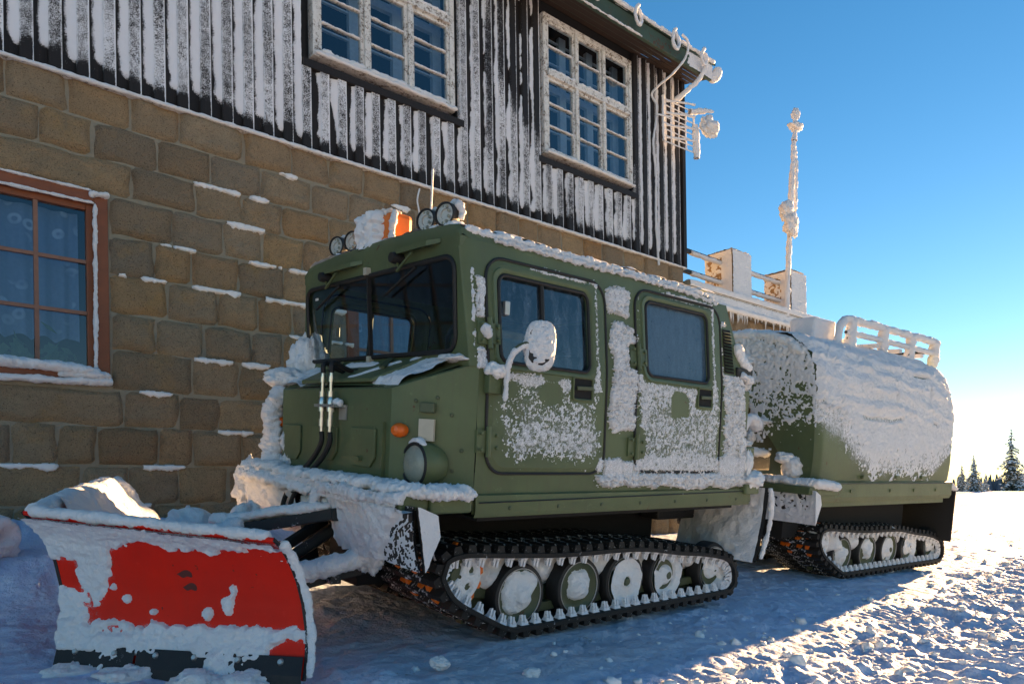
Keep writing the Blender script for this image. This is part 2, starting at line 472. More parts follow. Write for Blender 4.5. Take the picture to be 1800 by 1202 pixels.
def m_board():
    """charred dark boards; the 'frost' attribute says how much rime sits on them"""
    t = NT("dark_board_rimed")
    fa = t.n("Attribute", attribute_name="frost").outputs["Fac"]
    hi = t.noise(165, 4, .7); mid = t.noise(22, 4, .6)
    v = t.math('ADD', t.math('ADD', t.math('MULTIPLY', hi, 1.15), t.math('MULTIPLY', mid, .35)), fa)
    f = t.ramp(v, [(.0, 0), (.80, 0), (.90, 1)])
    v2 = t.math('SUBTRACT', v, .0)
    f = t.n("MapRange", {"Value": v2, "From Min": 1.02, "From Max": 1.14}).outputs[0]
    wood = t.mix(t.noise(3, 6, .6, t.map(None, (30, 30, 1.0))), (.010, .008, .008), (.028, .021, .019))
    c = t.mix(f, wood, (.80, .80, .83))
    ro = t.math('ADD', t.math('MULTIPLY', f, .1), .6)
    return t.done(t.bsdf(c, ro, 0, t.bump(t.math('ADD', f, t.math('MULTIPLY', t.noise(4, 5, .6, t.map(None, (40, 40, 1))), .3)), .6, .008), .3))
MT['board'] = m_board()

def m_oldwhite():
    t = NT("flaking_white_paint")
    g = t.noise(5, 7, .75, t.map(None, (9, 9, 9)))
    peel = t.ramp(t.math('ADD', t.math('MULTIPLY', g, .6), t.math('MULTIPLY', t.noise(14, 6, .7), .4)), [(.41, 0), (.49, 1)])
    c = t.mix(peel, (.16, .11, .075), t.mix(t.noise(30, 4), (.62, .60, .56), (.80, .79, .77)))
    return t.done(t.bsdf(c, .75, 0, t.bump(peel, .6, .006), .3))
MT['oldwhite'] = m_oldwhite()

def m_ground():
    t = NT("ground_snow")
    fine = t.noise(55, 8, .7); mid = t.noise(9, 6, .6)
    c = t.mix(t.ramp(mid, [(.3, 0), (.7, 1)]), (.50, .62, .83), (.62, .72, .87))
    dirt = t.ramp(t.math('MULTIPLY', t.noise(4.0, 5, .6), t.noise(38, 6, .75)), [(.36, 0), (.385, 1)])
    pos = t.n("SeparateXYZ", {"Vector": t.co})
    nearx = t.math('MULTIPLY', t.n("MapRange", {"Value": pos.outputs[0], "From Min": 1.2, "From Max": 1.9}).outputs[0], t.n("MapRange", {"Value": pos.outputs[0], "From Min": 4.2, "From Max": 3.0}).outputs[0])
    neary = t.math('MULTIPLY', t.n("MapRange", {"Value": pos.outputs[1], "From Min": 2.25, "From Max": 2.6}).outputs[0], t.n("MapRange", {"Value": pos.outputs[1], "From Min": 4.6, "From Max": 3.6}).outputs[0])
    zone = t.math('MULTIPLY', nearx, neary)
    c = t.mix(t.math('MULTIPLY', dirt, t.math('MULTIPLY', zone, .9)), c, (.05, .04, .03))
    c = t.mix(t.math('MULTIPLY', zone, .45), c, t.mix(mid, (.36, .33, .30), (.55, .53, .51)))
    h = t.math('ADD', fine, t.math('MULTIPLY', mid, 1.6))
    b2 = t.bump(t.noise(5.0, 5, .6), .8, .10)
    return t.done(t.bsdf(c, .6, 0, t.bump(h, .55, .018, b2), .25))
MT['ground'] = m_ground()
# ------------------------------------------------------------------ ground
YW = 5.70                      # face of the lodge wall

def g_base(X, Y):
    Yc = .2 + 6.0 * sstep(-.08, 1.08, (np.asarray(Y, float) - .2) / 6.0) * 1.0
    Yl = np.clip(Y, .2, 6.2)
    Yc = .25 * Yc + .75 * Yl
    z = -.73 + .111 * (Yc - 3.86) - .02 * np.clip(np.asarray(X, float) - 2.6, 0, 6) - .05 * np.clip(2.2 - np.asarray(X, float), 0, 2.5)
    far = np.hypot(X, Y)
    z = z + .10 * sstep(12, 30, far) - .055 * np.clip(far - 85, 0, 400) - .012 * np.clip(far - 485, 0, 4000)
    return z

def g_height(X, Y):
    X = np.asarray(X, float); Y = np.asarray(Y, float)
    z = g_base(X, Y)
    p = P3(X, Y)
    # smooth packed lane beside and under the vehicle, churned field in the open
    edge = 2.05 + .10 * (X - 3.0) + .25 * fbm(P3(X * .9, Y * .9, 3.1), 3, 40)
    rough = 1 - sstep(-.25, .35, Y - edge)
    rough = rough * (1 - sstep(5.0, 6.2, Y)) + sstep(11.5, 13.5, X) * (1 - rough * (1 - sstep(5.0, 6.2, Y)))
    rough = np.clip(rough, 0, 1)
    near = 1 - sstep(14, 40, np.hypot(X, Y))
    lumps = np.clip(fbm(p * 6.4, 5, 3, .58), -.2, 1)
    lumps2 = np.clip(fbm(p * 17.0 + 4, 4, 8, .58), -.15, 1)
    z = z + rough * (.070 * lumps + .034 * lumps2) * (1 - .35 * sbox(X + .8 * Y, Y, 4.2, 12.0, -1.5, 1.55, .35)) * (.25 + .75 * near)
    z = z + .05 * fbm(p * .55, 3, 21) * (1 - sstep(1.8, 2.6, Y) * (1 - sstep(5.0, 5.6, Y)) * (1 - sstep(9.5, 11, X)))
    # cleat prints across the open tracks
    warp = .25 * fbm(p * 1.3, 3, 31)
    s = (X * .93 + Y * .36 + warp)
    cle = np.abs(np.sin(s * math.pi / .155)) ** 1.6
    lane = sbox(X + .8 * (Y), Y, 4.2, 12.0, -1.5, 1.55, .35)
    z = z + lane * near * (.085 * cle - .03) * (.35 + .65 * np.clip(.55 + 1.4 * fbm(p * 3.1, 3, 51), 0, 1))
    # lane: fine texture
    z = z + (1 - rough) * (.014 * fbm(p * 3.0, 4, 61) + .012 * fbm(p * 14, 4, 71) + .05 * np.clip(fbm(p * 6 + 9, 3, 77) - .25, 0, 1)) * near
    pr = sbox(X, Y, 2.0, 9.5, 1.95, 2.55, .12) + sbox(X, Y, 2.6, 9.5, 2.75, 3.0, .1)
    z = z - .016 * pr * np.abs(np.sin((X + .05 * fbm(p * 2, 2, 55)) * math.pi / .11)) ** .7 * np.clip(.6 + 1.3 * fbm(p * 1.7, 3, 57), 0, 1)
    # snow thrown up by the plough and drifted at the wall
    bank = .22 * np.exp(-((X - .95) / .7) ** 2) * sstep(4.3, 5.9, Y)
    bank = bank + .22 * sstep(4.95, 6.0, Y) * (1 - sstep(4.5, 7.0, X)) * (1 - sstep(6.6, 7.1, Y))
    bank = bank + .05 * np.exp(-((X + .1) / .6) ** 2 - ((Y - 3.7) / .8) ** 2)
    z = z + bank * (1 + .55 * fbm(p * 2.6, 5, 91) + .25 * fbm(p * 9, 3, 93))
    # spoil beside the blade
    z = z + .05 * np.exp(-((X - 1.75) / .25) ** 2 - ((Y - 2.75) / .35) ** 2) * (1 + fbm(p * 7, 3, 95))
    # drifts in the distance
    z = z + sstep(16, 40, np.hypot(X, Y)) * (.22 * fbm(p * .10, 4, 101) + .06 * fbm(p * .6, 3, 103))
    return z

def axis(fine0, fine1, step, lo, hi, grow=1.13):
    a = list(np.arange(fine0, fine1, step)); d = step; x = a[-1]
    while x < hi: d *= grow; x += d; a.append(x)
    d = step; x = fine0
    while x > lo: d *= grow; x -= d; a.insert(0, x)
    return np.array(a)

gx = axis(0.2, 11.5, .0165, -2500, 4000, 1.075)
gy = axis(0.35, 4.6, .0165, -3000, 3500, 1.075)
GX, GY = np.meshgrid(gx, gy)
GZ = g_height(GX, GY)
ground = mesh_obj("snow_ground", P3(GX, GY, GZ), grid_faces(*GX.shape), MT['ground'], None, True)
tag(ground, "packed and churned snow on the open ground round the tracked vehicle", None, None, "structure")

# ------------------------------------------------------------------ lodge
SCALE = 1.1                    # the lodge group is drawn at 1:1.1
lodge = empty("mountain_lodge", (3.85, YW * SCALE, -.605)); lodge.scale = (SCALE,) * 3
LI = Matrix.Translation((-3.5, -YW, .55))
def W(o):
    """give a child of the lodge its place in world coordinates"""
    o.matrix_parent_inverse = LI; return o
tag(lodge, "mountain lodge with sandstone ground floor and rime covered dark boards above", "building")

m = MB()
m.box((-7, YW + .012, -1.2), (7.86, YW + .5, .80))
m.box((-7, YW + .012, 2.13), (7.86, YW + .5, 2.90))
m.box((-7, YW + .012, .80), (-.62, YW + .5, 2.13)); m.box((1.19, YW + .012, .80), (3.03, YW + .5, 2.13)); m.box((4.72, YW + .012, .80), (7.86, YW + .5, 2.13))
wall = W(m.build("stone_wall", MT['mortar'], lodge))

def stone_piece(name, x0, x1, z0, z1, seed, parent, y=YW, j=.0045, mat='stone'):
    nx = max(8, int((x1 - x0) / .030)); nz = 10
    u = np.linspace(0, 1, nx); v = np.linspace(0, 1, nz); U, V = np.meshgrid(u, v)
    r = np.random.default_rng(seed)
    jl, jr, jb, jt = (j + r.uniform(-.004, .006) for _ in range(4))
    X = x0 + jl + (x1 - x0 - jl - jr) * U; Z = z0 + jb + (z1 - z0 - jb - jt) * V
    # irregular outline
    X = X + .013 * vn(P3(Z * 9, X * 2, seed), 4) ; Z = Z + .013 * vn(P3(X * 7, Z * 2, seed + 3), 5)
    dx = np.minimum(U, 1 - U) * (x1 - x0); dz = np.minimum(V, 1 - V) * (z1 - z0)
    e = np.minimum(dx, dz)
    pil = sstep(-.004, .024, e)
    prow = r.uniform(.002, .022)
    rough = fbm(P3(X * 5, Z * 7, seed * 1.7), 4, 3) * .026 + (.5 - np.abs(fbm(P3(X * 11, Z * 13, seed), 4, 7))) * .014 - .010 * sstep(.22, .02, V)
    Y = y + .016 - pil * (prow + .018 + rough)
    ring_ = (U == 0) | (U == 1) | (V == 0) | (V == 1)
    Y = np.where(ring_, y + .0135, Y)
    return mesh_obj(name, P3(X, Y, Z), grid_faces(nz, nx), MT[mat], parent, True)

BEDS = [2.895, 2.63, 2.375, 2.13, 1.86, 1.59, 1.315, 1.05, .77, .51, .235, -.04, -.30, -.58]
JOINTS = {1: [-1.0, .2, .594, .95, 1.343, 1.682, 2.148, 2.545, 2.885, 3.217, 3.591, 3.923, 4.368, 4.728, 5.043, 5.31, 5.66, 6.001, 6.32, 6.70, 7.064],
 2: [-1.0, .25, .787, 1.104, 1.514, 1.897, 2.292, 2.721, 3.064, 3.414, 3.753],
 3: [-.75, 1.348, 1.781, 2.13, 2.47, 2.883], 4: [1.2, 1.616, 1.983, 2.296, 2.638], 5: [1.2, 1.487, 1.744, 2.098, 2.462], 6: [1.2, 1.581, 1.941, 2.256, 2.54],
 7: [1.2, 1.499, 1.834, 2.192, 2.458], 8: [1.2, 1.741, 2.09, 2.45], 9: [-.75, 1.271, 1.644, 1.942, 2.31, 2.7], 10: [-.2, .3, .615, .869, 1.099, 1.499, 1.737, 2.117, 2.5],
 11: [-.5, .45, 1.0, 1.3, 1.644, 1.994, 2.4], 12: [-.5, .2, .62, 1.05, 1.469, 1.8, 2.2, 2.6], 13: [-.5, .3, .9, 1.3, 1.75, 2.2]}
ledges = []
for row in range(1, 14):
    z1, z0 = BEDS[row - 1], BEDS[row]
    js = list(JOINTS[row]); rr = np.random.default_rng(100 + row)
    gap = 4 <= row <= 8
    end = 3.0 if gap else 7.86
    while js[-1] < end - .28: js.append(js[-1] + rr.uniform(.30, .50))
    js = [q for q in js if q < end - .12] + [end]
    runs = [js]
    if gap and row < 7:
        k = [4.75]
        while k[-1] < 7.55: k.append(k[-1] + rr.uniform(.32, .52))
        k = [q for q in k if q < 7.74] + [7.86]; runs.append(k)
    for run in runs:
        for a, b in zip(run[:-1], run[1:]):
            o = stone_piece("stone", a, b, z0, z1, int((a + 9) * 97 + row * 1311), wall)
            if rr.random() < (.42 if a < 2.9 else .15) and z1 < 2.7:
                ledges.append((a, b, z1, rr.random()))
m = MB()
for k, (a, b, z, q) in enumerate(ledges):
    w = b - a; s0 = a + .02 + w * .4 * q * q; s1 = min(b + .05, s0 + w * (.35 + .75 * ((q * 7) % 1)))
    X, D = np.meshgrid(np.arange(s0 - .03, s1 + .03, .006), np.linspace(.016, -.060, 15))
    mid_ = (X - (s0 + s1) / 2) / ((s1 - s0) / 2)
    amt = (.0 + .55 * ((q * 13) % 1)) * (1 - np.abs(mid_) ** 3) + .95 * fbm(P3(X * 11, 0, k), 4, 5)
    lo = -.012 - .040 * np.clip(amt, 0, 1.2); f = np.minimum((D - lo) / .012, (.006 + .008 * amt - D) / .008) + .5 * vn(P3(X * 60, D * 60, k), 6)
    f = np.minimum(f, amt * 4 + .3 * vn(P3(X * 40, D * 40, k + 3), 8))
    off = np.where(f > 0, .028 + .017 * np.clip(f, 0, 1) ** .6 * np.clip(.4 + amt, .2, 1.2), .0)
    F_ = grid_faces(*X.shape); kp = (f.ravel()[F_] > 0).any(1)
    if not kp.any(): continue
    V_, F2_, _ = compress(P3(X, YW + .012 - off, z + D), F_[kp]); m.add(V_, F2_)
W(m.build("ledge_snow", MT['snow_soft'], lodge, True, kind="stuff", angle=180))

# cladding --------------------------------------------------------------
Z0, Z1 = 2.885, 5.30
PER, REC = .1633, .086
WIN = [(2.70, 4.26, 3.66, 5.20), (5.36, 6.90, 3.62, 5.20)]
def under(xa, xb):
    for a, b, z, _ in WIN:
        if xb > a + .02 and xa < b - .02: return z - .085
    return Z1
m = MB(); m.box((-7, YW + .03, 2.885), (2.70, YW + .5, 5.36)); m.box((4.26, YW + .03, 2.885), (5.36, YW + .5, 5.36)); m.box((6.90, YW + .03, 2.885), (7.86, YW + .5, 5.36))
for a, b, z, zt in WIN:
    m.box((a, YW + .03, 2.885), (b, YW + .5, z)); m.box((a, YW + .03, zt), (b, YW + .5, 5.36))
W(m.build("wall_core", MT['dark'], lodge))
DR = []
for k in range(-10, 45):
    xa = .598 + PER * k; r = np.random.default_rng(500 + k)
    for kind_ in (0, 1):
        x0 = xa if kind_ == 0 else xa + REC; x1 = xa + REC if kind_ == 0 else xa + PER
        if x1 > 7.9: continue
        top = under(x0, x1); nz = max(12, int((top - Z0) / .045))
        xs = np.array([x0, x0, x0 + .010, (x0 + x1) / 2, x1 - .014, x1 - .003, x1, x1]); zs = np.linspace(Z0 + r.uniform(-.006, .004), top, nz)
        X, Z = np.meshgrid(xs, zs)
        yf = YW + .012 if kind_ == 0 else YW - .024 - r.uniform(0, .004)
        Y = np.full_like(X, yf); Y[:, 0] = YW + .04; Y[:, -1] = YW + .04
        nzv = fbm(P3(X * 5, Z * 2.2, k), 3, 71)
        if kind_ == 1:
            fr = .34 + .13 * nzv
            upper = sstep(4.3, 5.2, X) * sstep(3.75, 4.15, Z + .25 * vn(P3(X * 9, 0, 2), 3))
            fr = fr - .34 * upper - .22 * sstep(6.7, 7.0, X) - .5 * (1 - sstep(Z0 + .04, Z0 + .17, Z + .07 * nzv))
            fr[:, 5:] = np.maximum(fr[:, 5:], .50 + .2 * nzv[:, 5:]); fr[:, 1] = fr[:, 1] + .1
        else:
            fr = np.full_like(X, -.05) + .12 * nzv + (.10 if xa < 2.6 else -.1)
        Yj = Y + .0015 * vn(P3(X * 3, Z * 6, k), 9)
        o = W(mesh_obj("cladding_board", P3(X, Yj, Z), grid_faces(nz, len(xs)), MT['board'], lodge, False, None, None, {"frost": fr}))
        if kind_ == 0:
            # wind-packed snow in the recess, thickest against the next board
            n2 = max(30, int((top - Z0) / .022)); zz = np.linspace(Z0 + .03, top - .005, n2); uu = np.linspace(0, 1, 7)
            U, ZZ = np.meshgrid(uu, zz)
            w1 = fbm(P3(0, zz * 2.6, k * 3.3), 4, 81); w2 = fbm(P3(0, zz * 9, k * 2.1), 3, 83)
            pres = .75 + 1.0 * w1 - 1.3 * (1 - sstep(Z0 + .05, Z0 + .20, zz + .05 * w2)) - .25 * sstep(4.6, 5.3, zz)
            u0 = np.clip(.34 - .70 * (pres - .35) + .30 * w2, .14, 1.0)
            if xa > 2.62: u0 = np.clip(u0 + .50 * sstep(-.3, .4, w1 * -1 + .25), 0, 1)
            if xa > 4.2: u0 = np.clip(u0 + .22 * sstep(3.6, 4.1, zz), 0, 1.0)
            if xa > 6.85: u0 = np.clip(.62 + .3 * w1, 0, .97)
            t = (U - u0[:, None]) / np.maximum(1 - u0[:, None], .05)
            th = .027 * np.clip(t, 0, 1) ** .75 * np.clip(pres * 3, 0, 1)[:, None] * (1 + .18 * vn(P3(U * 3, ZZ * 30, k), 85)) - .004
            th = th + .0045 * np.sin(ZZ * 105 + U * 5 + w2[:, None] * 4) * np.clip(t, 0, 1) * (.6 if xa < 1.6 else .15)
            V = P3(xa + REC * U, YW + .012 - th, ZZ)
            DR.append((V, th))
            mesh_obj("board_snow", V, grid_faces(n2, 7), MT['board'], o, True, None, None, {"frost": .12 + .75 * np.clip(t * 1.6, 0, 1) * np.clip(pres * 2.2, 0, 1)[:, None] + .12 * vn(P3(U * 4, ZZ * 16, k), 87)})
# trims
m = MB(); m.box((-7, YW - .045, Z0 - .022), (7.88, YW + .03, Z0)); W(m.build("drip_board", MT['oldwhite'], lodge))
W(snow_roll("drip_rime", lodge, MT['rime'], [(-1 + .5 * i, YW - .045, Z0 - .010) for i in range(18)] + [(7.86, YW - .045, Z0 - .010)], .013, 300, 8, .5, 22, 5, 1.0))
m = MB(); m.box((7.84, YW - .035, Z0), (7.90, YW + .5, 5.30)); W(m.build("corner_board", MT['board'], lodge))
for a, b, z, zt in WIN:
    m = MB(); m.box((a - .05, YW - .034, z - .085), (b + .05, YW + .03, z - .02)); W(m.build("sill_trim", MT['board'], lodge))
m = MB(); m.box((7.85, YW + .03, -1.2), (7.895, 14, 5.4)); W(m.build("end_wall", MT['mortar'], lodge))

def upper_window(a, b, z0, z1, seed):
    y = YW - .02; zt = z0 + .58 * (z1 - z0)
    m = MB(); t = .055
    m.box((a, y, z0), (a + t, y + .09, z1)); m.box((b - t, y, z0), (b, y + .09, z1)); m.box((a + t, y + .001, z1 - t), (b - t, y + .09, z1)); m.box((a + t, y - .03, z0), (b - t, y + .09, z0 + .045))
    w = W(m.build("upper_window", MT['oldwhite'], lodge, bevel=.004))
    c = [a + t + (b - a - 2*t) * i / 3 for i in range(4)]
    m = MB()
    for q in c[1:3]: m.box((q - .022, y - .012, z0 + .045), (q + .022, y + .085, z1 - t))
    m.build("mullion", MT['oldwhite'], w, bevel=.004)
    m = MB(); m.box((a + t, y - .02, zt - .035), (b - t, y + .08, zt + .035)); m.build("transom", MT['oldwhite'], w, bevel=.004)
    for i in range(3):
        for lo, hi, nb in ((z0 + .045, zt - .035, 2), (zt + .035, z1 - t, 1)):
            xl = c[i] + (.022 if i else 0); xr = c[i+1] - (.022 if i < 2 else 0); s = .03
            m = MB()
            m.box((xl, y + .012, lo), (xl + s, y + .06, hi)); m.box((xr - s, y + .012, lo), (xr, y + .06, hi)); m.box((xl + s, y + .013, hi - s), (xr - s, y + .06, hi)); m.box((xl + s, y + .013, lo), (xr - s, y + .06, lo + s))
            m.build("sash_frame", MT['oldwhite'], w, bevel=.003)
            for q in range(nb):
                zb = lo + s + (hi - lo - 2*s) * (q + 1) / (nb + 1)
                mm = MB(); mm.box((xl + s, y + .020, zb - .008), (xr - s, y + .050, zb + .008)); mm.build("glazing_bar", MT['oldwhite'], w)
                snow_roll("bar_rime", w, MT['rime'], [(xl + s, y + .02, zb + .006), ((xl + xr) / 2, y + .016, zb - .002 * q), (xr - s, y + .02, zb + .006)], .0065, 24, 8, .9, 25, int(seed + i * 7 + q * 3 + lo * 10), 1.0, taper=.1)
            mm = MB(); mm.add([(xl + s, y + .036, lo + s), (xr - s, y + .036, lo + s), (xr - s, y + .036, hi - s), (xl + s, y + .036, hi - s)], [(0, 1, 2, 3)]); mm.build("pane", MT['glass_lodge'], w)
    # second, inner window
    m = MB(); yi = YW + .20
    for q in (c[0], c[1], c[2], c[3]): m.box((q - .05, yi, z0), (q + .05, yi + .05, z1))
    for i in range(3):
        for zz in np.linspace(z0 + .16, z1 - .08, 6): m.box((c[i] + .05, yi + .012, zz - .007), (c[i+1] - .05, yi + .04, zz + .007))
    m.box((a, yi + .001, zt - .03), (b, yi + .049, zt + .03))
    m.build("inner_frame", MT['inner'], w)
    m = MB(); m.box((a - .02, YW + 1.4, z0 - .05), (b + .02, YW + 1.45, z1 + .05)); m.box((a - .04, YW + .07, z0 - .03), (a - .001, YW + 1.42, z1)); m.box((b + .001, YW + .07, z0 - .03), (b + .04, YW + 1.42, z1))
    m.box((a - .02, YW + .07, z1 - .001), (b + .02, YW + 1.41, z1 + .02)); m.box((a - .02, YW + .21, z0 - .04), (b + .02, YW + 1.41, z0 - .02)); m.build("room", MT['dark'], w)
    m = MB(); m.box((a + .02, YW + .11, z0 - .01), (b - .02, YW + .2, z0 + .004)); m.build("inner_sill", MT['oldwhite'], w)
    for q in range(3):
        snow_roll("sill_snow", w, MT['snow_soft'], [(c[q] + .02, y + .0, z0 + .055), ((c[q] + c[q+1]) / 2, y - .012, z0 + .042), (c[q+1] - .02, y + .0, z0 + .05)], 0.030 if a < 4 else .016, 26, 9, .6, 16, seed + q, .8, taper=.12)
        snow_roll("transom_rime", w, MT['rime'], [(c[q] + .03, y - .006, zt + .040), (c[q+1] - .03, y - .006, zt + .038)], .018, 20, 8, .8, 20, seed + q + 4, .8, taper=.15)
    snow_roll("sill_rime", w, MT['rime'], [(a, y - .035, z0 + .01), ((a + b) / 2, y - .037, z0 + .012), (b, y - .035, z0 + .006)], .016, 60, 8, .6, 22, seed + 12, 1.0, taper=.05)
upper_window(2.745, 4.215, 3.70, 5.18, 11)
upper_window(5.405, 6.86, 3.66, 5.18, 37)

def ground_window(a, b, z0, z1, vx_, seed, plants=True):
    y = YW - .004; t = .085
    m = MB(); m.box((a, y, z0), (a + t, y + .09, z1)); m.box((b - t, y, z0), (b, y + .09, z1)); m.box((a + t, y + .001, z1 - t), (b - t, y + .09, z1)); m.box((a + t, y + .001, z0), (b - t, y + .09, z0 + t))
    w = W(m.build("ground_floor_window", MT['brown'], lodge, bevel=.006))
    m = MB(); s = .045; A, B, C, D = a + t, b - t, z0 + t, z1 - t
    m.box((A, y + .03, C), (A + s, y + .08, D)); m.box((B - s, y + .03, C), (B, y + .08, D)); m.box((A + s, y + .031, D - s), (B - s, y + .08, D)); m.box((A + s, y + .031, C), (B - s, y + .08, C + s))
    m.build("sash_frame", MT['brown'], w, bevel=.004)
    A += s; B -= s; C += s; D -= s
    for q in vx_:
        mm = MB(); mm.box((q - .013, y + .036, C), (q + .013, y + .056, D)); mm.build("muntin", MT['ochre'], w)
    for q in (C + (D - C) * .335, C + (D - C) * .665):
        mm = MB(); mm.box((A, y + .038, q - .012), (B, y + .054, q + .012)); mm.build("muntin", MT['ochre'], w)
    xs = [A] + list(vx_) + [B]; zs = [C, C + (D - C) * .335, C + (D - C) * .665, D]
    for i in range(len(xs) - 1):
        for k in range(3):
            mm = MB(); mm.add([(xs[i], y + .058, zs[k]), (xs[i+1], y + .058, zs[k]), (xs[i+1], y + .058, zs[k+1]), (xs[i], y + .058, zs[k+1])], [(0, 1, 2, 3)]); mm.build("pane", MT['glass_lodge'], w)
    n = int((B - A) / .008); X = np.linspace(A - .03, B - .03, n); Zc = np.linspace(0, 1, 16)
    zb = C + .16 + .035 * np.abs(np.sin(X * 21))
    fold = .022 * np.sin(X * 62 + 3 * np.sin(X * 5)) + .012 * np.sin(X * 23)
    V = np.array([P3(X, YW + .17 + fold * (.5 + .5 * (1 - q)), zb * (1 - q) + D * q) for q in Zc])
    mesh_obj("lace_curtain", V, grid_faces(16, n), MT['curtain'], w, True)
    m = MB(); m.box((a - .02, YW + .6, z0 - .02), (b + .02, YW + .65, z1 + .02)); m.box((a, YW + .1, z0 + .05), (b, YW + .62, z0 + .06)); m.box((a - .03, YW + .09, z0), (a - .001, YW + .62, z1)); m.box((b + .001, YW + .09, z0), (b + .03, YW + .62, z1)); m.box((a, YW + .1, z1 - .02), (b, YW + .62, z1 - .01)); m.build("room", MT['dark'], w)
    if plants:
        r = np.random.default_rng(seed); m = MB()
        for q in range(140):
            c0 = np.array([r.choice([A + .12, A + .35, B - .75, B - .40, B - .15]) + r.normal(0, .05), YW + .13 + r.uniform(-.03, .02), C + .01 + abs(r.normal(0, .06))])
            d = r.normal(0, 1, 3) * (.03, .008, .03); e = r.normal(0, 1, 3) * (.014, .008, .02)
            m.add([c0 - d, c0 + e, c0 + d, c0 - e], [(0, 1, 2, 3)])
        m.build("house_plant", MT['plant'], w)
    snow_roll("sill_snow", w, MT['snow_soft'], [(a - .1, y + .01, z0 + .10), (a + .5 * (b - a), y - .005, z0 + .105), (b - .35, y - .005, z0 + .10), (b - .06, y - .0, z0 + .075)], .062, 90, 12, .45, 9, seed, .55, taper=.04)
    snow_roll("sill_snow", w, MT['rime'], [(a - .1, y - .012, z0 - .002), (a + .5 * (b - a), y - .014, z0 + .003), (b - .3, y - .018, z0 + .005), (b + .012, y - .010, z0 + .022)], .034, 90, 12, .5, 12, seed + 2, .7, taper=.02)
    snow_roll("corner_snow", w, MT['rime'], [(b - .32, y - .012, z0 + .045), (b - .12, y - .018, z0 + .06), (b - .0, y - .012, z0 + .045)], .05, 30, 10, .6, 14, seed + 3, .6, taper=.3)
    snow_roll("jamb_rime", w, MT['rime'], [(b - t - .004, y - .004, z0 + .10), (b - t, y - .006, z0 + .6), (b - t + .004, y - .004, z1 - t)], .017, 70, 8, .6, 22, seed + 4, .7, taper=.05)
    snow_roll("head_rime", w, MT['rime'], [(a, y - .006, z1 - t + .006), ((a + b) / 2, y - .004, z1 - t + .004), (b - t, y - .006, z1 - t)], .013, 80, 8, .6, 22, seed + 5, .7, taper=.05)
    snow_roll("head_rime", w, MT['rime'], [(a, y - .006, z1 + .004), ((a + b) / 2, y - .004, z1 + .004), (b - .1, y - .006, z1)], .010, 80, 8, .6, 22, seed + 6, .7, taper=.05)
    snow_roll("head_rime", w, MT['rime'], [(b - .12, y - .01, z1 - .03), (b + .01, y - .012, z1 - .012)], .03, 14, 8, .6, 22, seed + 7, .7, taper=.2)
ground_window(-.62, 1.19, .80, 2.135, (-.19, .13, .45, .765), 61)
ground_window(3.03, 4.72, .80, 2.135, (3.5, 3.9, 4.3), 67, True)

# eaves and roof ---------------------------------------------------------
YE = 5.33
m = MB()
for i in range(4):
    ya, yb = YE + .02 + i * .088, YE + .02 + i * .088 + .084
    za = lambda y_: 5.205 + (y_ - YE) * .25
    m.add([(-7, ya, za(ya)), (7.96, ya, za(ya)), (7.96, yb, za(yb)), (-7, yb, za(yb))], [(0, 1, 2, 3)])
W(m.build("soffit", MT['soffit'], lodge))
m = MB(); m.box((-7, YE - .025, 5.185), (7.98, YE + .02, 5.365)); W(m.build("fascia", MT['eave'], lodge, bevel=.006))
m = MB(); m.add([(-7, YE - .05, 5.395), (8.02, YE - .05, 5.395), (8.02, 10.5, 8.6), (-7, 10.5, 8.6)], [(0, 1, 2, 3)]); m.add([(-7, YE - .05, 5.37), (8.02, YE - .05, 5.37), (8.02, 10.5, 8.5), (-7, 10.5, 8.5)], [(3, 2, 1, 0)])
m.box((-7, YE - .051, 5.368), (8.02, YE - .045, 5.396)); W(m.build("roof", MT['eave'], lodge))
m = MB(); m.add([(7.9, YW, 5.2), (7.9, 12, 5.2), (7.9, 12, 8.6), (7.9, 10.5, 8.4), (7.9, YW, 5.55)], [(0, 1, 2, 3, 4)]); W(m.build("gable", MT['board'], lodge))
W(snow_roll("eave_rime", lodge, MT['rime'], [(4.5 + .35 * i, YE - .05, 5.40) for i in range(11)], .024, 260, 9, .6, 13, 3, .8, taper=.02))
W(snow_roll("fascia_rime", lodge, MT['rime'], [(4.8 + .3 * i, YE - .03, 5.19) for i in range(7)], .010, 120, 8, .8, 20, 4, .8, taper=.02))
Pn = P3(*np.meshgrid(np.linspace(7.42, 7.975, 60), [0], np.linspace(5.19, 5.36, 24), indexing='ij')).reshape(1, -1, 3) if False else None
gxx, gzz = np.meshgrid(np.linspace(7.40, 7.975, 70), np.linspace(5.188, 5.362, 24))
W(frost("fascia_snow", lodge, MT['rime'], P3(gxx, YE - .026, gzz), P3(0 * gxx, -1, 0 * gxx), .9 * sstep(7.42, 7.60, gxx) - .25, .012, 3, 60, .5))
W(snow_roll("gutter_end_rime", lodge, MT['rime'], [(7.98, YE + .02, 5.20), (8.04, YE - .04, 5.26), (8.05, YE - .05, 5.36)], .055, 30, 10, .35, 12, 44, 1.0, taper=.2))
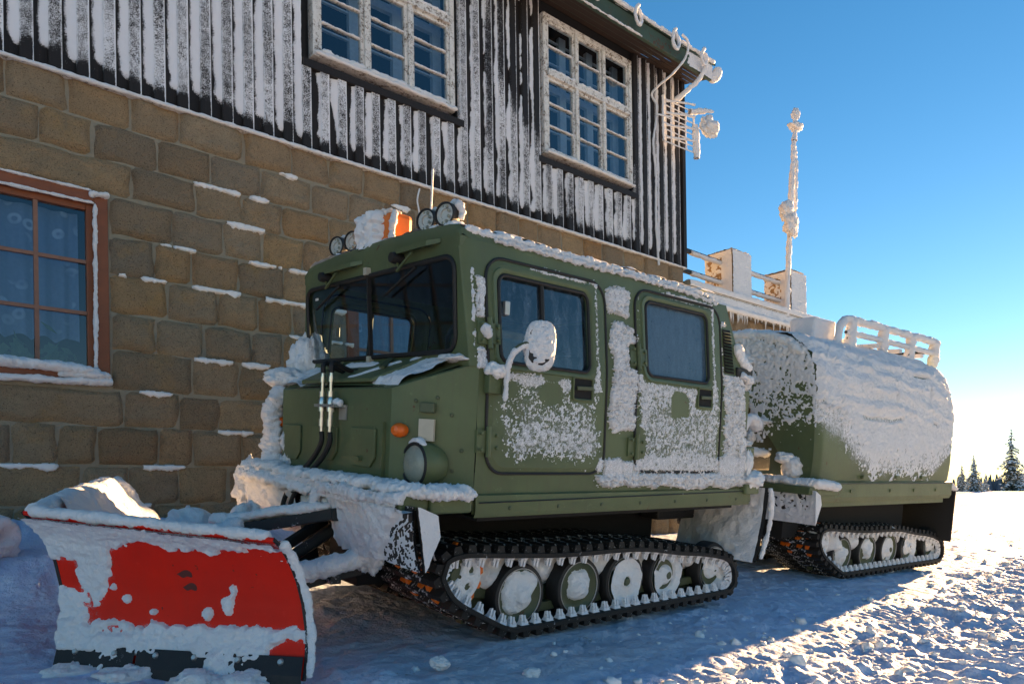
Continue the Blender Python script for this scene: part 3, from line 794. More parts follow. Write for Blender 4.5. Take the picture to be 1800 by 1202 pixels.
# heating cable hanging in frosted loops over the gutter
def cable_loop(x, rr, seed):
    th = np.linspace(.2, 2 * np.pi * .86, 26)
    p = np.stack([x + rr * .85 * np.sin(th + .3) + .008 * th, YE - .075 - .012 * th, 5.335 + rr * np.cos(th + .3)], 1)
    m = MB(); m.grid(lumpy_tube(p, np.full(26, .021), 8, .4, 22, seed), cu=True)
    return W(m.build("frosted_cable_loop", MT['rime'], lodge, True, angle=180))
for i, (x, rr) in enumerate(((5.72, .11), (6.42, .10), (7.10, .11), (7.66, .09))): cable_loop(x, rr, i)
m = MB(); m.grid(lumpy_tube(spline([(7.26, YE - .10, 5.44), (7.36, YE - .11, 5.38), (7.36, YE - .07, 5.22), (7.28, YE + .05, 5.06), (7.22, YW - .05, 4.92), (7.29, YW - .05, 4.78), (7.27, YW - .05, 4.55), (7.22, YW - .05, 4.3), (7.26, YW - .05, 3.9), (7.25, YW - .05, 3.4), (7.29, YW - .05, 2.8)], 130), np.full(130, .014), 8, .4, 24, 8), cu=True)
W(m.build("frosted_cable", MT['rime'], lodge, True, angle=180))
m = MB(); m.grid(lumpy_tube(spline([(7.72, YE - .10, 5.40), (7.76, YE - .10, 5.30), (7.72, YE - .02, 5.12), (7.62, YE + .12, 4.98), (7.58, YW - .12, 4.90)], 50), np.linspace(.017, .036, 50), 8, .4, 20, 9), cu=True)
W(m.build("frosted_cable", MT['rime'], lodge, True, angle=180))
# loose wire by the cab roof
m = MB(); m.tube(spline([(3.78, YW - .03, 2.84), (3.74, YW - .05, 2.72), (3.76, YW - .05, 2.6), (3.79, YW - .05, 2.3), (3.79, YW - .04, 1.9)], 30), .008, 6); W(m.build("downpipe_wire", MT['rime'], lodge, True))

# wire aerial on the corner ------------------------------------------------
aer = empty("wire_aerial", (8.305, (YW - .1) * SCALE, 4.73)); aer.scale = (SCALE,) * 3; AI = Matrix.Translation((-7.55, -(YW - .1), -4.3))
def WA(o): o.matrix_parent_inverse = AI; return o
tag(aer, "rime caked wire grid aerial bolted to the dark upper corner of the lodge", "aerial")
A0 = np.array([7.36, YW - .10, 4.35]); ex = np.array([.46, -.12, -.06]); ez = np.array([0, 0, .56])
def wire(nm, a, b, r, seed, amp=.55):
    m = MB(); m.grid(lumpy_tube(spline([a, (np.array(a) + b) / 2 + rng.normal(0, .004, 3), b], 24), np.full(24, r), 7, amp, 30, seed), cu=True)
    return WA(m.build(nm, MT['rime'], aer, True, angle=180))
for i in range(5): wire("wire_upright", A0 + ex * i / 4, A0 + ex * i / 4 + ez * (1 - .06 * i), .010 + .006 * (i in (0, 4)), i)
for i in range(8): wire("wire_bar", A0 + ez * i / 7.4, A0 + ez * i / 7.4 * .97 + ex * 1.02, .0075, 20 + i)
for i in range(4): wire("dipole", A0 + ex * .1 + ez * (.1 + .27 * i), A0 + ex * .95 + ez * (.16 + .27 * i) + np.array([0, -.05, .03]), .013, 40 + i)
wire("bracket", A0 + np.array([-.15, 0, .28]), A0 + ex * .3 + ez * .6, .011, 50)
m = MB(); m.grid(lumpy_tube(spline([A0 + ex * 1.08 + ez * -.12, A0 + ex * 1.08 + ez * .3, A0 + ex * 1.05 + ez * .62], 30), np.full(30, .038), 10, .35, 16, 61), cu=True)
WA(m.build("aerial_mast", MT['rime'], aer, True, angle=180))
h0 = A0 + ex * 1.02 + ez * .78
WA(lump("caked_feed_horn", aer, MT["rime"], h0 + np.array((.17, -.11, -.10)), (.13, .09, .12), 63, .5, 6, 16))
m = MB(); m.grid(lumpy_tube(spline([h0 + (-.1, 0, .05), h0 + (.05, -.05, .09), h0 + (.22, -.14, .10)], 24), np.linspace(.04, .02, 24), 9, .6, 18, 65), cu=True)
WA(m.build("caked_arm", MT['rime'], aer, True, angle=180))

# ------------------------------------------------------------------ terrace beyond the lodge
ter = empty("lodge_terrace", (10.78, (YW + 1.2) * SCALE, -.66)); ter.scale = (SCALE,) * 3; TI = Matrix.Translation((-9.8, -(YW + 1.2), .6))
def WT(o): o.matrix_parent_inverse = TI; return o
tag(ter, "raised stone terrace with rimed posts and rails beyond the lodge corner", "terrace")
m = MB(); m.box((7.92, YW + .62, -1.3), (11.6, YW + 3, 2.30)); m.box((7.92, YW + .12, 1.90), (11.6, YW + 3, 2.50)); tw = WT(m.build("terrace_wall", MT['mortar'], ter))  # unseen lower wall, set back so the low sun passes under the slab
x = 7.95; k = 0
while x < 11.5:
    w = .42 + .12 * vn((k * 3.3, 1.2, .4), 3); stone_piece("stone", x, x + w, 2.20, 2.49, 900 + k, tw, YW + .105); stone_piece("stone", x + .15, x + w + .13, 1.92, 2.20, 950 + k, tw, YW + .105); x += w; k += 1
m = MB(); m.box((7.905, YW - .03, 2.50), (11.75, YW + 3.1, 2.66)); m.box((7.905, YW - .06, 2.66), (11.8, YW + 3.1, 2.73)); sl = WT(m.build("coping_slab", MT['mortar'], ter))
ux, uz = np.meshgrid(np.linspace(7.91, 11.75, 300), np.linspace(2.50, 2.73, 26))
WT(frost("coping_rime", ter, MT['rime'], P3(ux, np.where(uz > 2.66, YW - .06, YW - .03), uz), P3(0 * ux, -1, 0 * ux), .75 - .9 * np.exp(-((uz - 2.655) / .012) ** 2), .02, 5, 45, .5))
WT(snow_roll("coping_snow", ter, MT['snow_soft'], [(7.92 + .5 * i, YW - .01, 2.735) for i in range(8)], .05, 160, 9, .3, 9, 6, .5, taper=.02))
WT(snow_roll("pipe_rime", ter, MT['rime'], [(8.0 + .5 * i, YW - .05, 2.50) for i in range(8)], .035, 160, 9, .35, 9, 8, 1, taper=.02))
m = MB()
for i in range(70):
    xx = 8.0 + 3.6 * rng.random(); L = .05 + .14 * rng.random(); m.tube([(xx, YW - .04, 2.49), (xx + .01, YW - .04, 2.49 - L * .6), (xx, YW - .04, 2.49 - L)], [.012, .008, .001], 5)
WT(m.build("icicles", MT['rime'], ter, True, kind="stuff"))
for i, (x0, x1) in enumerate(((9.02, 9.48), (10.62, 11.08))):
    m = MB(); m.box((x0, YW + .02, 2.73), (x1, YW + .46, 3.36 + .01 * i)); p = WT(m.build("post", MT['stone'], ter, bevel=.02))
    u, v = np.meshgrid(np.linspace(x0 - .005, x1 + .005, 46), np.linspace(2.73, 3.375, 60))
    frost("post_rime", p, MT['rime'], P3(u, YW + .018, v), P3(0 * u, -1, 0 * u), .75 + 0 * u, .022, 30 + i, 40, .35)
    u, v = np.meshgrid(np.linspace(YW + .015, YW + .46, 40), np.linspace(2.73, 3.375, 60))
    frost("post_rime", p, MT['rime'], P3(x0 - .002 + 0 * u, u, v), P3(-1 + 0 * u, 0 * u, 0 * u), .42 - .35 * sstep(YW + .1, YW + .2, u) + .5 * (v > 3.3), .016, 40 + i, 40, .6)
    u, v = np.meshgrid(np.linspace(x0, x1, 40), np.linspace(YW + .02, YW + .46, 40))
    frost("post_rime", p, MT['rime'], P3(u, v, 3.372 + .01 * i + 0 * u), P3(0 * u, 0 * u, 1 + 0 * u), .8 + 0 * u, .03, 50 + i, 30, .4)
def rail(p, q, r=.022):
    m = MB(); m.beam(p, q, .045, .05); o = WT(m.build("rail", MT['steel_b'], ter))
    p, q = np.array(p), np.array(q); a = p + (q - p) * (.35 if p[0] < 8 else .02)
    snow_roll("rail_rime", o, MT['rime'], [a + (0, -.01, -.012), (a + q) / 2 + (0, -.012, -.016), q + (0, -.01, -.012)], .036, 50, 8, .35, 18, int(p[0] * 10 + p[2] * 7), .8, taper=.03)
for z in (3.24, 2.96):
    rail((7.9, YW + .20, z), (9.04, YW + .22, z)); rail((9.46, YW + .22, z), (10.64, YW + .22, z))
rail((10.66, YW + .40, 2.96), (10.30, YW + 2.4, 2.96)); rail((11.75, YW + 2.4, 2.94), (10.30, YW + 2.4, 2.94))

mast = empty("radio_mast", (11.462, (YW - .02) * SCALE, 2.97)); mast.scale = (SCALE,) * 3; MI = Matrix.Translation((-10.42, -(YW - .02), -2.7))
def WM(o): o.matrix_parent_inverse = MI; return o
tag(mast, "thin rime coated radio mast with boxes halfway up, beside the terrace post", "mast")
mp = np.array([(10.40, YW - .03, 2.62), (10.46, YW - .03, 3.3), (10.56, YW - .03, 4.2), (10.66, YW - .03, 5.05), (10.70, YW - .03, 5.38)])
m = MB(); m.grid(lumpy_tube(spline(mp, 120), np.linspace(.046, .034, 120), 9, .4, 13, 3, 1.0), cu=True); WM(m.build("pole", MT['rime'], mast, True, angle=180))
m = MB(); m.grid(lumpy_tube(spline([mp[3] + (.06, 0, -.75), mp[3] + (.10, 0, -.1), mp[3] + (.06, 0, .25)], 60), np.linspace(.02, .04, 60), 8, .6, 15, 5), cu=True); WM(m.build("cable_run", MT['rime'], mast, True, angle=180))
m = MB(); m.grid(lumpy_tube(spline([mp[4], mp[4] + (.05, 0, .2), mp[4] + (.06, 0, .42)], 30), np.r_[np.linspace(.035, .022, 18), np.linspace(.03, .05, 12)], 9, .6, 14, 6), cu=True); WM(m.build("whip", MT['rime'], mast, True, angle=180))
for nm, c, rd, sd_ in (("equipment_box", (10.44, YW - .10, 4.02), (.11, .09, .16), 3), ("dish_radio", (10.40, YW - .06, 4.20), (.13, .09, .15), 4), ("equipment_box", (10.60, YW - .05, 4.05), (.09, .08, .17), 5), ("tip_insulator", (10.76, YW - .03, 5.62), (.13, .09, .06), 6), ("tip_insulator", (10.77, YW - .03, 5.82), (.06, .06, .09), 7)):
    WM(lump(nm, mast, MT['rime'], c, rd, sd_, .5, 6, 12))

# ------------------------------------------------------------------ far firs
def fir(x, y, h, seed, label):
    z = float(g_height(np.array([x]), np.array([y]))[0]) - .1
    r = np.random.default_rng(seed); root = empty("fir_tree", (x, y, z))
    tag(root, label, "fir tree", "snow laden firs beyond the field")
    m = MB(); m.tube([(0, 0, -.2), (.02, 0, h * .5), (0, 0, h * .98)], [h * .028, h * .016, h * .004], 7); m.build("trunk", MT['bark'], root, True)
    G = MB(); S = MB(); nl = 22
    for i in range(nl):
        t = i / (nl - 1); zz = h * (.06 + .92 * t); rad = h * (.255 * (1 - t) ** .85 + .012) * r.uniform(.75, 1.15); nb = int(11 - 6 * t)
        for b in range(nb):
            a = r.uniform(0, 6.28); L = rad * r.uniform(.6, 1.1); d = np.array([math.cos(a), math.sin(a), 0]); sdv = np.array([-d[1], d[0], 0])
            for q in range(7):
                f = (q + .5) / 7; c = d * L * f + np.array([0, 0, zz - L * (.25 * f + .35 * f * f)]); w = L * .30 * (1.05 - f) + .04
                jit = r.normal(0, .035 * L + .012, (4, 3))
                G.add(np.array([c - sdv * w + (0, 0, -.10 * L), c + d * L * .16, c + sdv * w + (0, 0, -.10 * L), c - d * L * .14 + (0, 0, .03)]) + jit, [(0, 1, 2), (0, 2, 3)])
                if r.random() < .80:
                    up = np.array([0, 0, .03 * h / 5 + .02]); w2 = w * r.uniform(.6, 1.0)
                    S.add(np.array([c - sdv * w2 + (0, 0, -.06 * L), c + d * L * .15, c + sdv * w2 + (0, 0, -.06 * L), c - d * L * .12, c + up + (0, 0, .02)]) + up * .6 + np.vstack([jit, jit[:1]]) * .7, [(0, 1, 4), (1, 2, 4), (2, 3, 4), (3, 0, 4)])
    G.build("crown", MT['needle'], root, False); S.build("crown_snow", MT['snow'], root, False)
fir(82.0, 21.9, 6.1, 1, "tallest snow laden fir tree near the right edge of the field")
fir(79.0, 24.2, 3.6, 2, "broad snow laden fir tree nearest the tracked vehicle's rear end")
fir(98.0, 28.8, 3.1, 3, "small snow laden fir tree between the broad fir and the tallest fir")
fir(88.0, 28.1, 3.3, 4, "snow laden fir tree half hidden behind the rear cabin")
fir(86.0, 21.6, 3.6, 5, "snow laden fir tree cut off by the right edge of the picture")
r = np.random.default_rng(5); m = MB()
for i in range(220):
    x = 330 + r.uniform(-10, 40); a = r.uniform(.12, .45); x0 = x * math.cos(a); y0 = x * math.sin(a); zb = -16 ; h = 17.5 + r.uniform(0, 3.2); w = r.uniform(1.6, 3)
    m.lathe([(w, zb), (w * .75, zb + h * .5), (w * .1, zb + h)], (x0, y0, 0), (0, 0, 1), 6)
tag(m.build("distant_forest", MT['far'], None), "blue dark strip of far forest below the horizon behind the firs", None, None, "stuff")

r = np.random.default_rng(77); m = MB()
for i in range(400):
    if i < 330: X = r.uniform(2.2, 10.5); Y = 2.05 + .10 * (X - 3) + r.normal(-.35, .45)
    else: X = r.uniform(1.5, 7.0); Y = r.uniform(1.7, 3.0)
    if Y < .4 or (X < 2.2 and Y < 2.3): continue
    q = (abs(r.normal(0, .016)) + .007) * (1 if i < 330 else .55); z = float(g_height(np.array([X]), np.array([Y]))[0])
    th = np.linspace(0, np.pi, 6); ph = np.linspace(0, 2 * np.pi, 8, endpoint=False)
    d = np.stack([np.sin(th)[:, None] * np.cos(ph), np.sin(th)[:, None] * np.sin(ph), np.cos(th)[:, None] + 0 * ph], -1)
    m.grid(np.array([X, Y, z + q * .3]) + d * (1 + .8 * vn(d * 2.1 + i * 3.1, 5))[..., None] * q * np.array([1, 1, .7]), cu=True)
tag(m.build("snow_clods", MT['snow'], None, True, kind="stuff", angle=180), "loose crumbs of snow strewn over the churned ground", None, None, "stuff")
# ------------------------------------------------------------------ articulated tracked vehicle
# local frame: x rearwards, y towards the lodge, z up from the track contact; it leans with the sloping ground
VX = (.99997836, -.00176631, .00633649); VY = (.00105194, .99381756, .11102053); VZ = (-.00649341, -.11101147, .99379791)
VO = (2.60486782, 3.86118581, -.72986986)
VM = Matrix(((VX[0], VY[0], VZ[0], VO[0]), (VX[1], VY[1], VZ[1], VO[1]), (VX[2], VY[2], VZ[2], VO[2]), (0, 0, 0, 1)))
car = empty("tracked_vehicle"); car.matrix_world = VM
tag(car, "articulated olive green tracked snow vehicle, front cab and rimed rear cabin on black rubber tracks", "tracked vehicle")
M2 = Matrix.Translation((4.4317, .2125, -.122)) @ Matrix.Rotation(-.0563, 4, 'Z') @ Matrix.Rotation(.0016, 4, 'Y')

ZK = [.70, .74, 1.0, 1.5, 1.95, 2.07, 2.12]
HK = [.915, .93, .945, .93, .870, .856, .845]
def hw(z): return np.interp(z, ZK, HK)
def nrm_z(z):
    d = (hw(z + .02) - hw(z - .02)) / .04; n = np.sqrt(1 + d * d); return 1 / n, -d / n
def side(sg=-1, off=0.0):
    def fn(x, z):
        x, z = np.broadcast_arrays(np.asarray(x, float), np.asarray(z, float))
        ny, nz_ = nrm_z(z); return P3(x, sg * (hw(z) + off * ny), z + off * nz_)
    return fn
def side_N(z, sg=-1):
    ny, nz_ = nrm_z(z); return P3(0 * z, sg * ny, nz_)
def xr(z): return np.interp(z, [.70, .80, 1.69, 2.12], [2.02, 2.00, 1.87, 1.69])
def gridf(fn, xs, zs):
    X, Z = np.meshgrid(xs, zs); return fn(X, Z)

DOORS = [(-.362, .492, .945, 2.005), (.758, 1.622, .955, 2.030)]
WINS = [(-.292, .345, 1.495, 1.925), (.840, 1.462, 1.525, 1.965)]
body = MB()
zz1 = np.linspace(.95, 2.05, 12)
for sg in (-1, 1):
    S = side(sg)
    rects = [(-.378, .506, .930, 2.040), (.744, 1.636, .930, 2.040)]
    for rc, d in zip(rects, DOORS):
        o = rrect(rc[0], rc[1], rc[2], rc[3], .003); i = rrect(d[0], d[1], d[2], d[3], .11)
        body.grid(ring(o, i, 3, S), cu=True)
    zlow = np.array([.74, .80, .86, .930]); zhi = np.array([2.040, 2.06, 2.07]); zmid = np.linspace(.930, 2.040, 16)
    body.grid(gridf(S, np.array([-.42, -.40, -.378]), zmid)); body.grid(gridf(S, np.linspace(.506, .744, 4), zmid))
    body.grid(gridf(S, np.linspace(-.42, 1.636, 10), zlow)); body.grid(gridf(S, np.linspace(-.42, 1.636, 10), zhi))
    for zs in (zlow, zmid, zhi):
        T, Z = np.meshgrid(np.linspace(0, 1, 5), zs); body.grid(S(1.636 + (xr(Z) - 1.636) * T, Z))
    # lower sill flange, slightly outboard
    body.grid(np.array([P3(np.linspace(-.42, 2.03, 12), sg * yy, zz) for yy, zz in ((.93, .845), (.957, .835), (.962, .755), (.950, .725), (.80, .735))]))
    # windscreen corner post
    zz = np.linspace(1.46, 2.07, 8)
    A = [P3(np.full(8, -.42), sg * hw(zz), zz)] + [P3(-.42 - .045 * math.sin(a) - .045 * (zz - 1.46) / .6 * math.sin(a), sg * (hw(zz) - .018 * (1 - math.cos(a))), zz) for a in np.linspace(.2, 1.57, 6)]
    body.grid(np.array(A))
# windscreen frame
def wx(z): return -.465 - .045 * (np.asarray(z, float) - 1.46) / .6
WS = (-.815, .815, 1.535, 1.988)
def front(off=0.0): return lambda y, z: P3(wx(z) - off, y, z)
o = rrect(-.86, .86, 1.46, 2.07, .003); i = rrect(*WS, .075)
o[:, 0] = np.where(np.abs(o[:, 0]) > .8, np.sign(o[:, 0]) * (hw(o[:, 1]) - .018), o[:, 0])
body.grid(ring(o, i, 3, front()), cu=True)
# roof
prof = [(-.856, 2.07), (-.846, 2.105), (-.82, 2.125), (-.74, 2.138), (-.45, 2.155), (0, 2.163), (.45, 2.155), (.74, 2.138), (.82, 2.125), (.846, 2.105), (.856, 2.07)]
xs = [-.510, -.512, -.495, -.45, -.2, .4, 1.0, 1.45, 1.58, 1.66, 1.70]
dz = [.0, -.0, .015, .0, 0, 0, 0, 0, -.015, -.05, -.10]
rows = []
for k, x in enumerate(xs):
    f = [0.0, .55, .9, 1, 1, 1, 1, 1, 1, 1, 1][k]
    rows.append([(x, y, 2.07 + (z - 2.07) * f + dz[k]) for y, z in prof])
body.grid(np.array(rows))
# rear face, floor and interior box
zz = np.linspace(.74, 2.07, 10)
body.grid(np.array([P3(xr(zz), -hw(zz) + 2 * hw(zz) * t, zz) for t in np.linspace(0, 1, 5)]))
# bonnet: nose, chamfers and sloping top
NX, NW = -.725, .645
def nose_x(y): return NX + 0 * y
zn = np.linspace(.80, 1.335, 5)
body.grid(np.array([P3(np.full(5, NX), y, zn) for y in np.linspace(-NW + .012, NW - .012, 8)]))
for sg in (-1, 1):
    t = np.linspace(0, 1, 9); px = NX + (-.42 - NX) * t ** 1.15; py = NW + (.936 - NW) * t ** .85
    top = 1.335 + (1.475 - 1.335) * t
    rows = [P3(px, sg * py, .76 + (top - .76) * q) for q in np.linspace(0, 1, 6)]
    rows.append(P3(px + .012, sg * (py - .014), top + .010)); body.grid(np.array(rows))
    body.grid(np.array([P3([NX, NX], [sg * (NW - .012), sg * NW], z) for z in zn]))
    # gap between chamfer top and corner post
    body.add([(-.42, sg * .936, 1.475), (-.42, sg * hw(1.46), 1.44), (-.47, sg * .86, 1.475)], [(0, 1, 2)])
rows = []
for t in np.linspace(0, 1, 7):
    x = NX + .012 + (-.455 - NX) * t; w = NW - .014 + (.90 - NW) * t ** .9; z = 1.345 + (1.482 - 1.345) * t
    rows.append([(x, -w + 2 * w * q, z + .012 * math.sin(math.pi * q)) for q in np.linspace(0, 1, 11)])
body.grid(np.array(rows))
body.grid(np.array([[(NX, y, 1.335), (NX + .012, y, 1.345)] for y in np.linspace(-NW, NW, 6)]))
for sg in (-1, 1): body.box((-.508, min(sg * .79, sg * .853), 2.03), (-.42, max(sg * .79, sg * .853), 2.078))
cab = body.build("front_cab_body", MT['green'], car, True, angle=35)
m = MB(); m.box((-.40, -.86, .78), (1.88, .86, .84)); m.box((1.60, -.84, .84), (1.62, .84, 2.02)); m.box((-.42, -.80, 2.04), (1.6, .80, 2.05)); m.box((-.44, -.80, 1.30), (-.18, .80, 1.50))
m.box((.62, -.84, .84), (.64, .84, 1.42))
m.build("cab_lining", MT['cabin'], car)
m = MB(); m.box((-.36, -.90, .70), (1.9, .90, .735)); m.box((-.62, -.17, .25), (1.95, .17, .70)); m.build("hull_underside", MT['dark'], car)
for y in (-.45, .45):
    m = MB(); m.box((.05, y - .23, 1.0), (.52, y + .23, 1.18)); m.box((.44, y - .22, 1.18), (.56, y + .22, 1.62)); m.box((.46, y - .12, 1.64), (.55, y + .12, 1.80)); m.build("cab_seat", MT['seat'], car, bevel=.03)
m = MB(); th = np.linspace(0, 2*np.pi, 28, endpoint=False); m.tube(np.stack([-.12 - .07 * np.sin(th), -.45 + .19 * np.cos(th), 1.56 + .17 * np.sin(th)], 1), .014, 7, True); m.beam((-.12, -.45, 1.56), (-.22, -.45, 1.40), .05, .05); m.build("steering_wheel", MT['rubber'], car, True)
# windscreen glass, divider, gasket
gl = front(-.006); lp = rrect(*WS, .075)
m = MB(); m.add(gl(*lp.T), [tuple(range(len(lp)))]); ws = m.build("windscreen", MT['glass'], car)
m = MB(); m.tube(front(.004)(*lp.T), .013, 7, True); m.build("gasket", MT['rubber'], ws, True)
m = MB(); m.beam(front(.006)(0.012, 1.53), front(.006)(.012, 2.02), .022, .016, (0, 1, 0)); m.build("divider", MT['rubber'], ws)
m = MB(); m.box((wx(2.0) - .03, -.006, 1.99), (wx(2.0) + .0, .03, 2.03)); m.box((wx(1.5) - .03, -.006, 1.50), (wx(1.5) + .0, .03, 1.54)); m.build("divider_clip", MT['plate'], ws)
m = MB(); m.box((wx(1.93) - .004, .66, 1.915), (wx(1.93) - .002, .70, 1.93)); m.build("sticker", MT['oldwhite'], ws)
# header: visors, wiper motors, wipers
for y0, y1 in ((.08, .56), (-.70, -.22)):
    m = MB(); yc = (y0 + y1) / 2
    V = []
    for y, d in ((y0, .0), (y0 + .06, .05), (y1 - .06, .05), (y1, .0)): V.append([(-.505, y, 2.085 - .0 * d), (-.515 - d * .9, y, 2.082 - d * .2), (-.515 - d * .9, y, 2.062 - d * .3), (-.505, y, 2.060)])
    m.grid(np.array(V)); m.build("wiper_guard", MT['green'], car)
    ym = y1 - .07 if y0 > 0 else y0 + .36
    m = MB(); m.lathe([(0, -.05), (.026, -.05), (.030, -.03), (.030, .02)], (-.53, ym, 2.03), (1, 0, 0), 14); wm = m.build("wiper_motor", MT['rubber'], car, True)
    ye = ym + (.12 if y0 > 0 else .10); s = (1 if y0 > 0 else 1)
    m = MB(); m.beam((-.552, ym, 2.03), (-.535, ym - .02 * s, 1.975), .012, .010, (0, 1, 0)); m.beam((-.552, ym - .16, 2.035), (-.54, ym + .0, 1.965), .012, .010, (1, 0, 0)); m.build("wiper_arm", MT['green'], wm)
    m = MB(); m.beam((-.530, ym - .17, 1.965), (-.515, ym + .17, 1.855), .010, .012, (1, 0, 0)); m.build("wiper_blade", MT['rubber'], wm)

# doors
def door(sg, d, w, rear, lab):
    S0 = side(sg, .012); m = MB()
    o = rrect(d[0] + .006, d[1] - .006, d[2] + .006, d[3] - .006, .105); o2 = rrect(d[0] + .03, d[1] - .03, d[2] + .03, d[3] - .03, .09)
    f0 = rrect(w[0] - .042, w[1] + .042, w[2] - .035, w[3] + .038, .075); i = rrect(w[0], w[1], w[2], w[3], .05)
    m.grid(np.array([side(sg, -.01)(*o.T), side(sg, .004)(*o.T), S0(*o2.T)]), cu=True)
    m.grid(ring(o2, f0, 5, S0), cu=True)
    m.grid(np.array([S0(*f0.T), side(sg, .022)(*(f0 * .9 + i * .1).T), side(sg, .022)(*(f0 * .45 + i * .55).T), side(sg, .006)(*i.T), side(sg, -.02)(*i.T)]), cu=True)
    dr = m.build("rear_side_door" if rear else "front_side_door", MT['green'], car, True, angle=50)
    if lab: dr["label"] = lab
    m = MB(); m.tube(side(sg, .003)(*rrect(d[0] - .002, d[1] + .002, d[2] - .002, d[3] + .002, .112).T), .0085, 6, True); m.build("door_seal", MT['rubber'], dr, True)
    m = MB(); m.tube(side(sg, .014)(*i.T), .010, 6, True); m.build("window_gasket", MT['rubber'], dr, True)
    m = MB(); m.add(side(sg, -.004)(*i.T), [tuple(range(len(i)))]); m.build("window", MT['glass' if sg > 0 else ('glass_frost' if rear else 'glass_side')], dr)
    if not rear:
        xm = (w[0] + w[1]) / 2 - .02
        m = MB(); zz = np.linspace(w[2], w[3], 6); m.tube(side(sg, .004)(np.full(6, xm), zz), .014, 6); m.build("window_bar", MT['rubber'], dr)
        m = MB(); q = side(sg, .006)(np.array([w[0] + .05]), np.array([w[3] - .16]))[0]; m.box((q[0] - .014, q[1] - .012 * (sg < 0), q[2] - .035), (q[0] + .018, q[1] + .012, q[2] + .035)); m.build("window_latch", MT['alu'], dr, bevel=.004)
    # recessed handle
    hx = (d[1] - .20) if not rear else (d[1] - .20); hz = 1.405 if not rear else 1.43
    P = side(sg, .013)
    m = MB(); q = rrect(hx - .075, hx + .075, hz - .06, hz + .06, .012); m.add(P(*q.T), [tuple(range(len(q)))]); hd = m.build("handle_recess", MT['dark'], dr)
    m = MB(); m.tube(side(sg, .016)(*q.T), .007, 6, True); m.build("handle_rim", MT['green'], hd, True)
    a = side(sg, .030)(np.array([hx - .06, hx + .06]), np.array([hz + .0, hz + .005])); m = MB(); m.beam(a[0], a[1], .012, .022, (0, 0, 1)); m.build("handle", MT['green_d'], hd, bevel=.003)
    # hinges at the front edge
    for zc in (1.625, 1.10):
        m = MB(); x0 = d[0]
        for (xa, xb, za, zb, of) in ((x0 - .065, x0 + .0, -.055, .055, .012), (x0 + .005, x0 + .075, -.05, .05, .022)):
            c = side(sg, of)(np.array([xa, xb, xb, xa]), np.array([zc + za, zc + za, zc + zb, zc + zb])); b_ = side(sg, -.005)(np.array([xa, xb, xb, xa]), np.array([zc + za, zc + za, zc + zb, zc + zb]))
            m.add(np.vstack([c, b_]), [(0, 1, 2, 3), (0, 4, 5, 1), (1, 5, 6, 2), (2, 6, 7, 3), (3, 7, 4, 0)])
        m.tube(side(sg, .020)(np.array([x0 + .002] * 3), np.array([zc - .075, zc, zc + .075])), .013, 8)
        for (bx, bz) in ((x0 + .05, .03), (x0 + .05, -.03), (x0 - .045, .04), (x0 - .045, -.04)):
            q = side(sg, .022)(np.array([bx]), np.array([zc + bz]))[0]; m.lathe([(0, .012), (.008, .010), (.010, 0)], q, (0, sg, 0), 8)
        m.build("hinge", MT['green'], dr, True)
    return dr
dF = door(-1, DOORS[0], WINS[0], False, "front side door with half rimed lower panel and sliding window")
dR = door(-1, DOORS[1], WINS[1], True, "rear side door with frosted window and rimed lower panel")
door(1, DOORS[0], WINS[0], False, None); door(1, DOORS[1], WINS[1], True, None)
# louvre
S = side(-1, .004)
m = MB(); q = np.array([(1.665, 1.615), (1.775, 1.615), (1.745, 1.905), (1.655, 1.905)]); m.add(S(*q.T), [(0, 1, 2, 3)]); lv = m.build("side_louvre", MT['dark'], car)
for k in range(13):
    z = 1.63 + .021 * k; f = (z - 1.615) / .29; x0 = 1.665 - .010 * f; x1 = 1.775 - .03 * f
    m = MB(); m.add(np.vstack([side(-1, .004)(np.array([x0, x1]), np.array([z + .008] * 2)), side(-1, .018)(np.array([x0, x1]), np.array([z - .004] * 2))]), [(0, 1, 3, 2)]); m.build("slat", MT['green'], lv)
# sill seam and rivets
m = MB(); m.tube(P3(np.linspace(-.40, 2.0, 20), -.964, .80 + .022 * np.linspace(0, 1, 20)), .0035, 5)
m.build("sill_seam", MT['steel_b'], car, True)
m = MB()
for x in np.linspace(-.2, 1.85, 7): m.lathe([(0, .006), (.008, .004), (.011, 0)], (x, -.962, .768), (0, -1, 0), 8)
for (t, z) in ((.55, 1.30), (.72, 1.22), (.85, 1.05), (.30, 1.28), (.75, .95), (.6, .9)):
    x = NX + (-.42 - NX) * t ** 1.15; y = NW + (.936 - NW) * t ** .85; m.lathe([(0, .005), (.007, .004), (.010, 0)], (x - .004, -y - .003, z), (-.6, -.8, 0), 8)
m.build("rivets", MT['green_d'], car, True)
# nose hatches, grab points
for (y0, y1, z0, z1) in ((.36, .60, .92, 1.125), (-.105, .195, .945, 1.13), (-.52, -.27, .935, 1.135)):
    c = .05; poly = [(y0, z0 + c), (y0 + c, z0), (y1 - c * .2, z0), (y1, z0 + c * .2), (y1, z1), (y0, z1)]
    m = MB(); m.prism(poly, lambda y, z: (NX - .001, y, z), lambda y, z: (NX - .014, y, z)); m.build("nose_hatch", MT['green'], car, bevel=.004)
m = MB(); m.box((NX - .02, -.60, .895), (NX - .003, -.26, .90)); m.box((NX - .02, -.605, .90), (NX - .003, -.60, 1.17)); m.box((NX - .035, -.40, .965), (NX - .014, -.32, .985)); m.build("nose_trim", MT['green'], car)
m = MB(); m.prism([(-.46, .40), (-.46, -.55), (-.71, -.42), (-.71, .42)], lambda x, y: (x, y, 1.50 + (x + .46) * .52), lambda x, y: (x, y, 1.522 + (x + .46) * .52)); hatch = m.build("bonnet_hatch", MT['green'], car, bevel=.006)
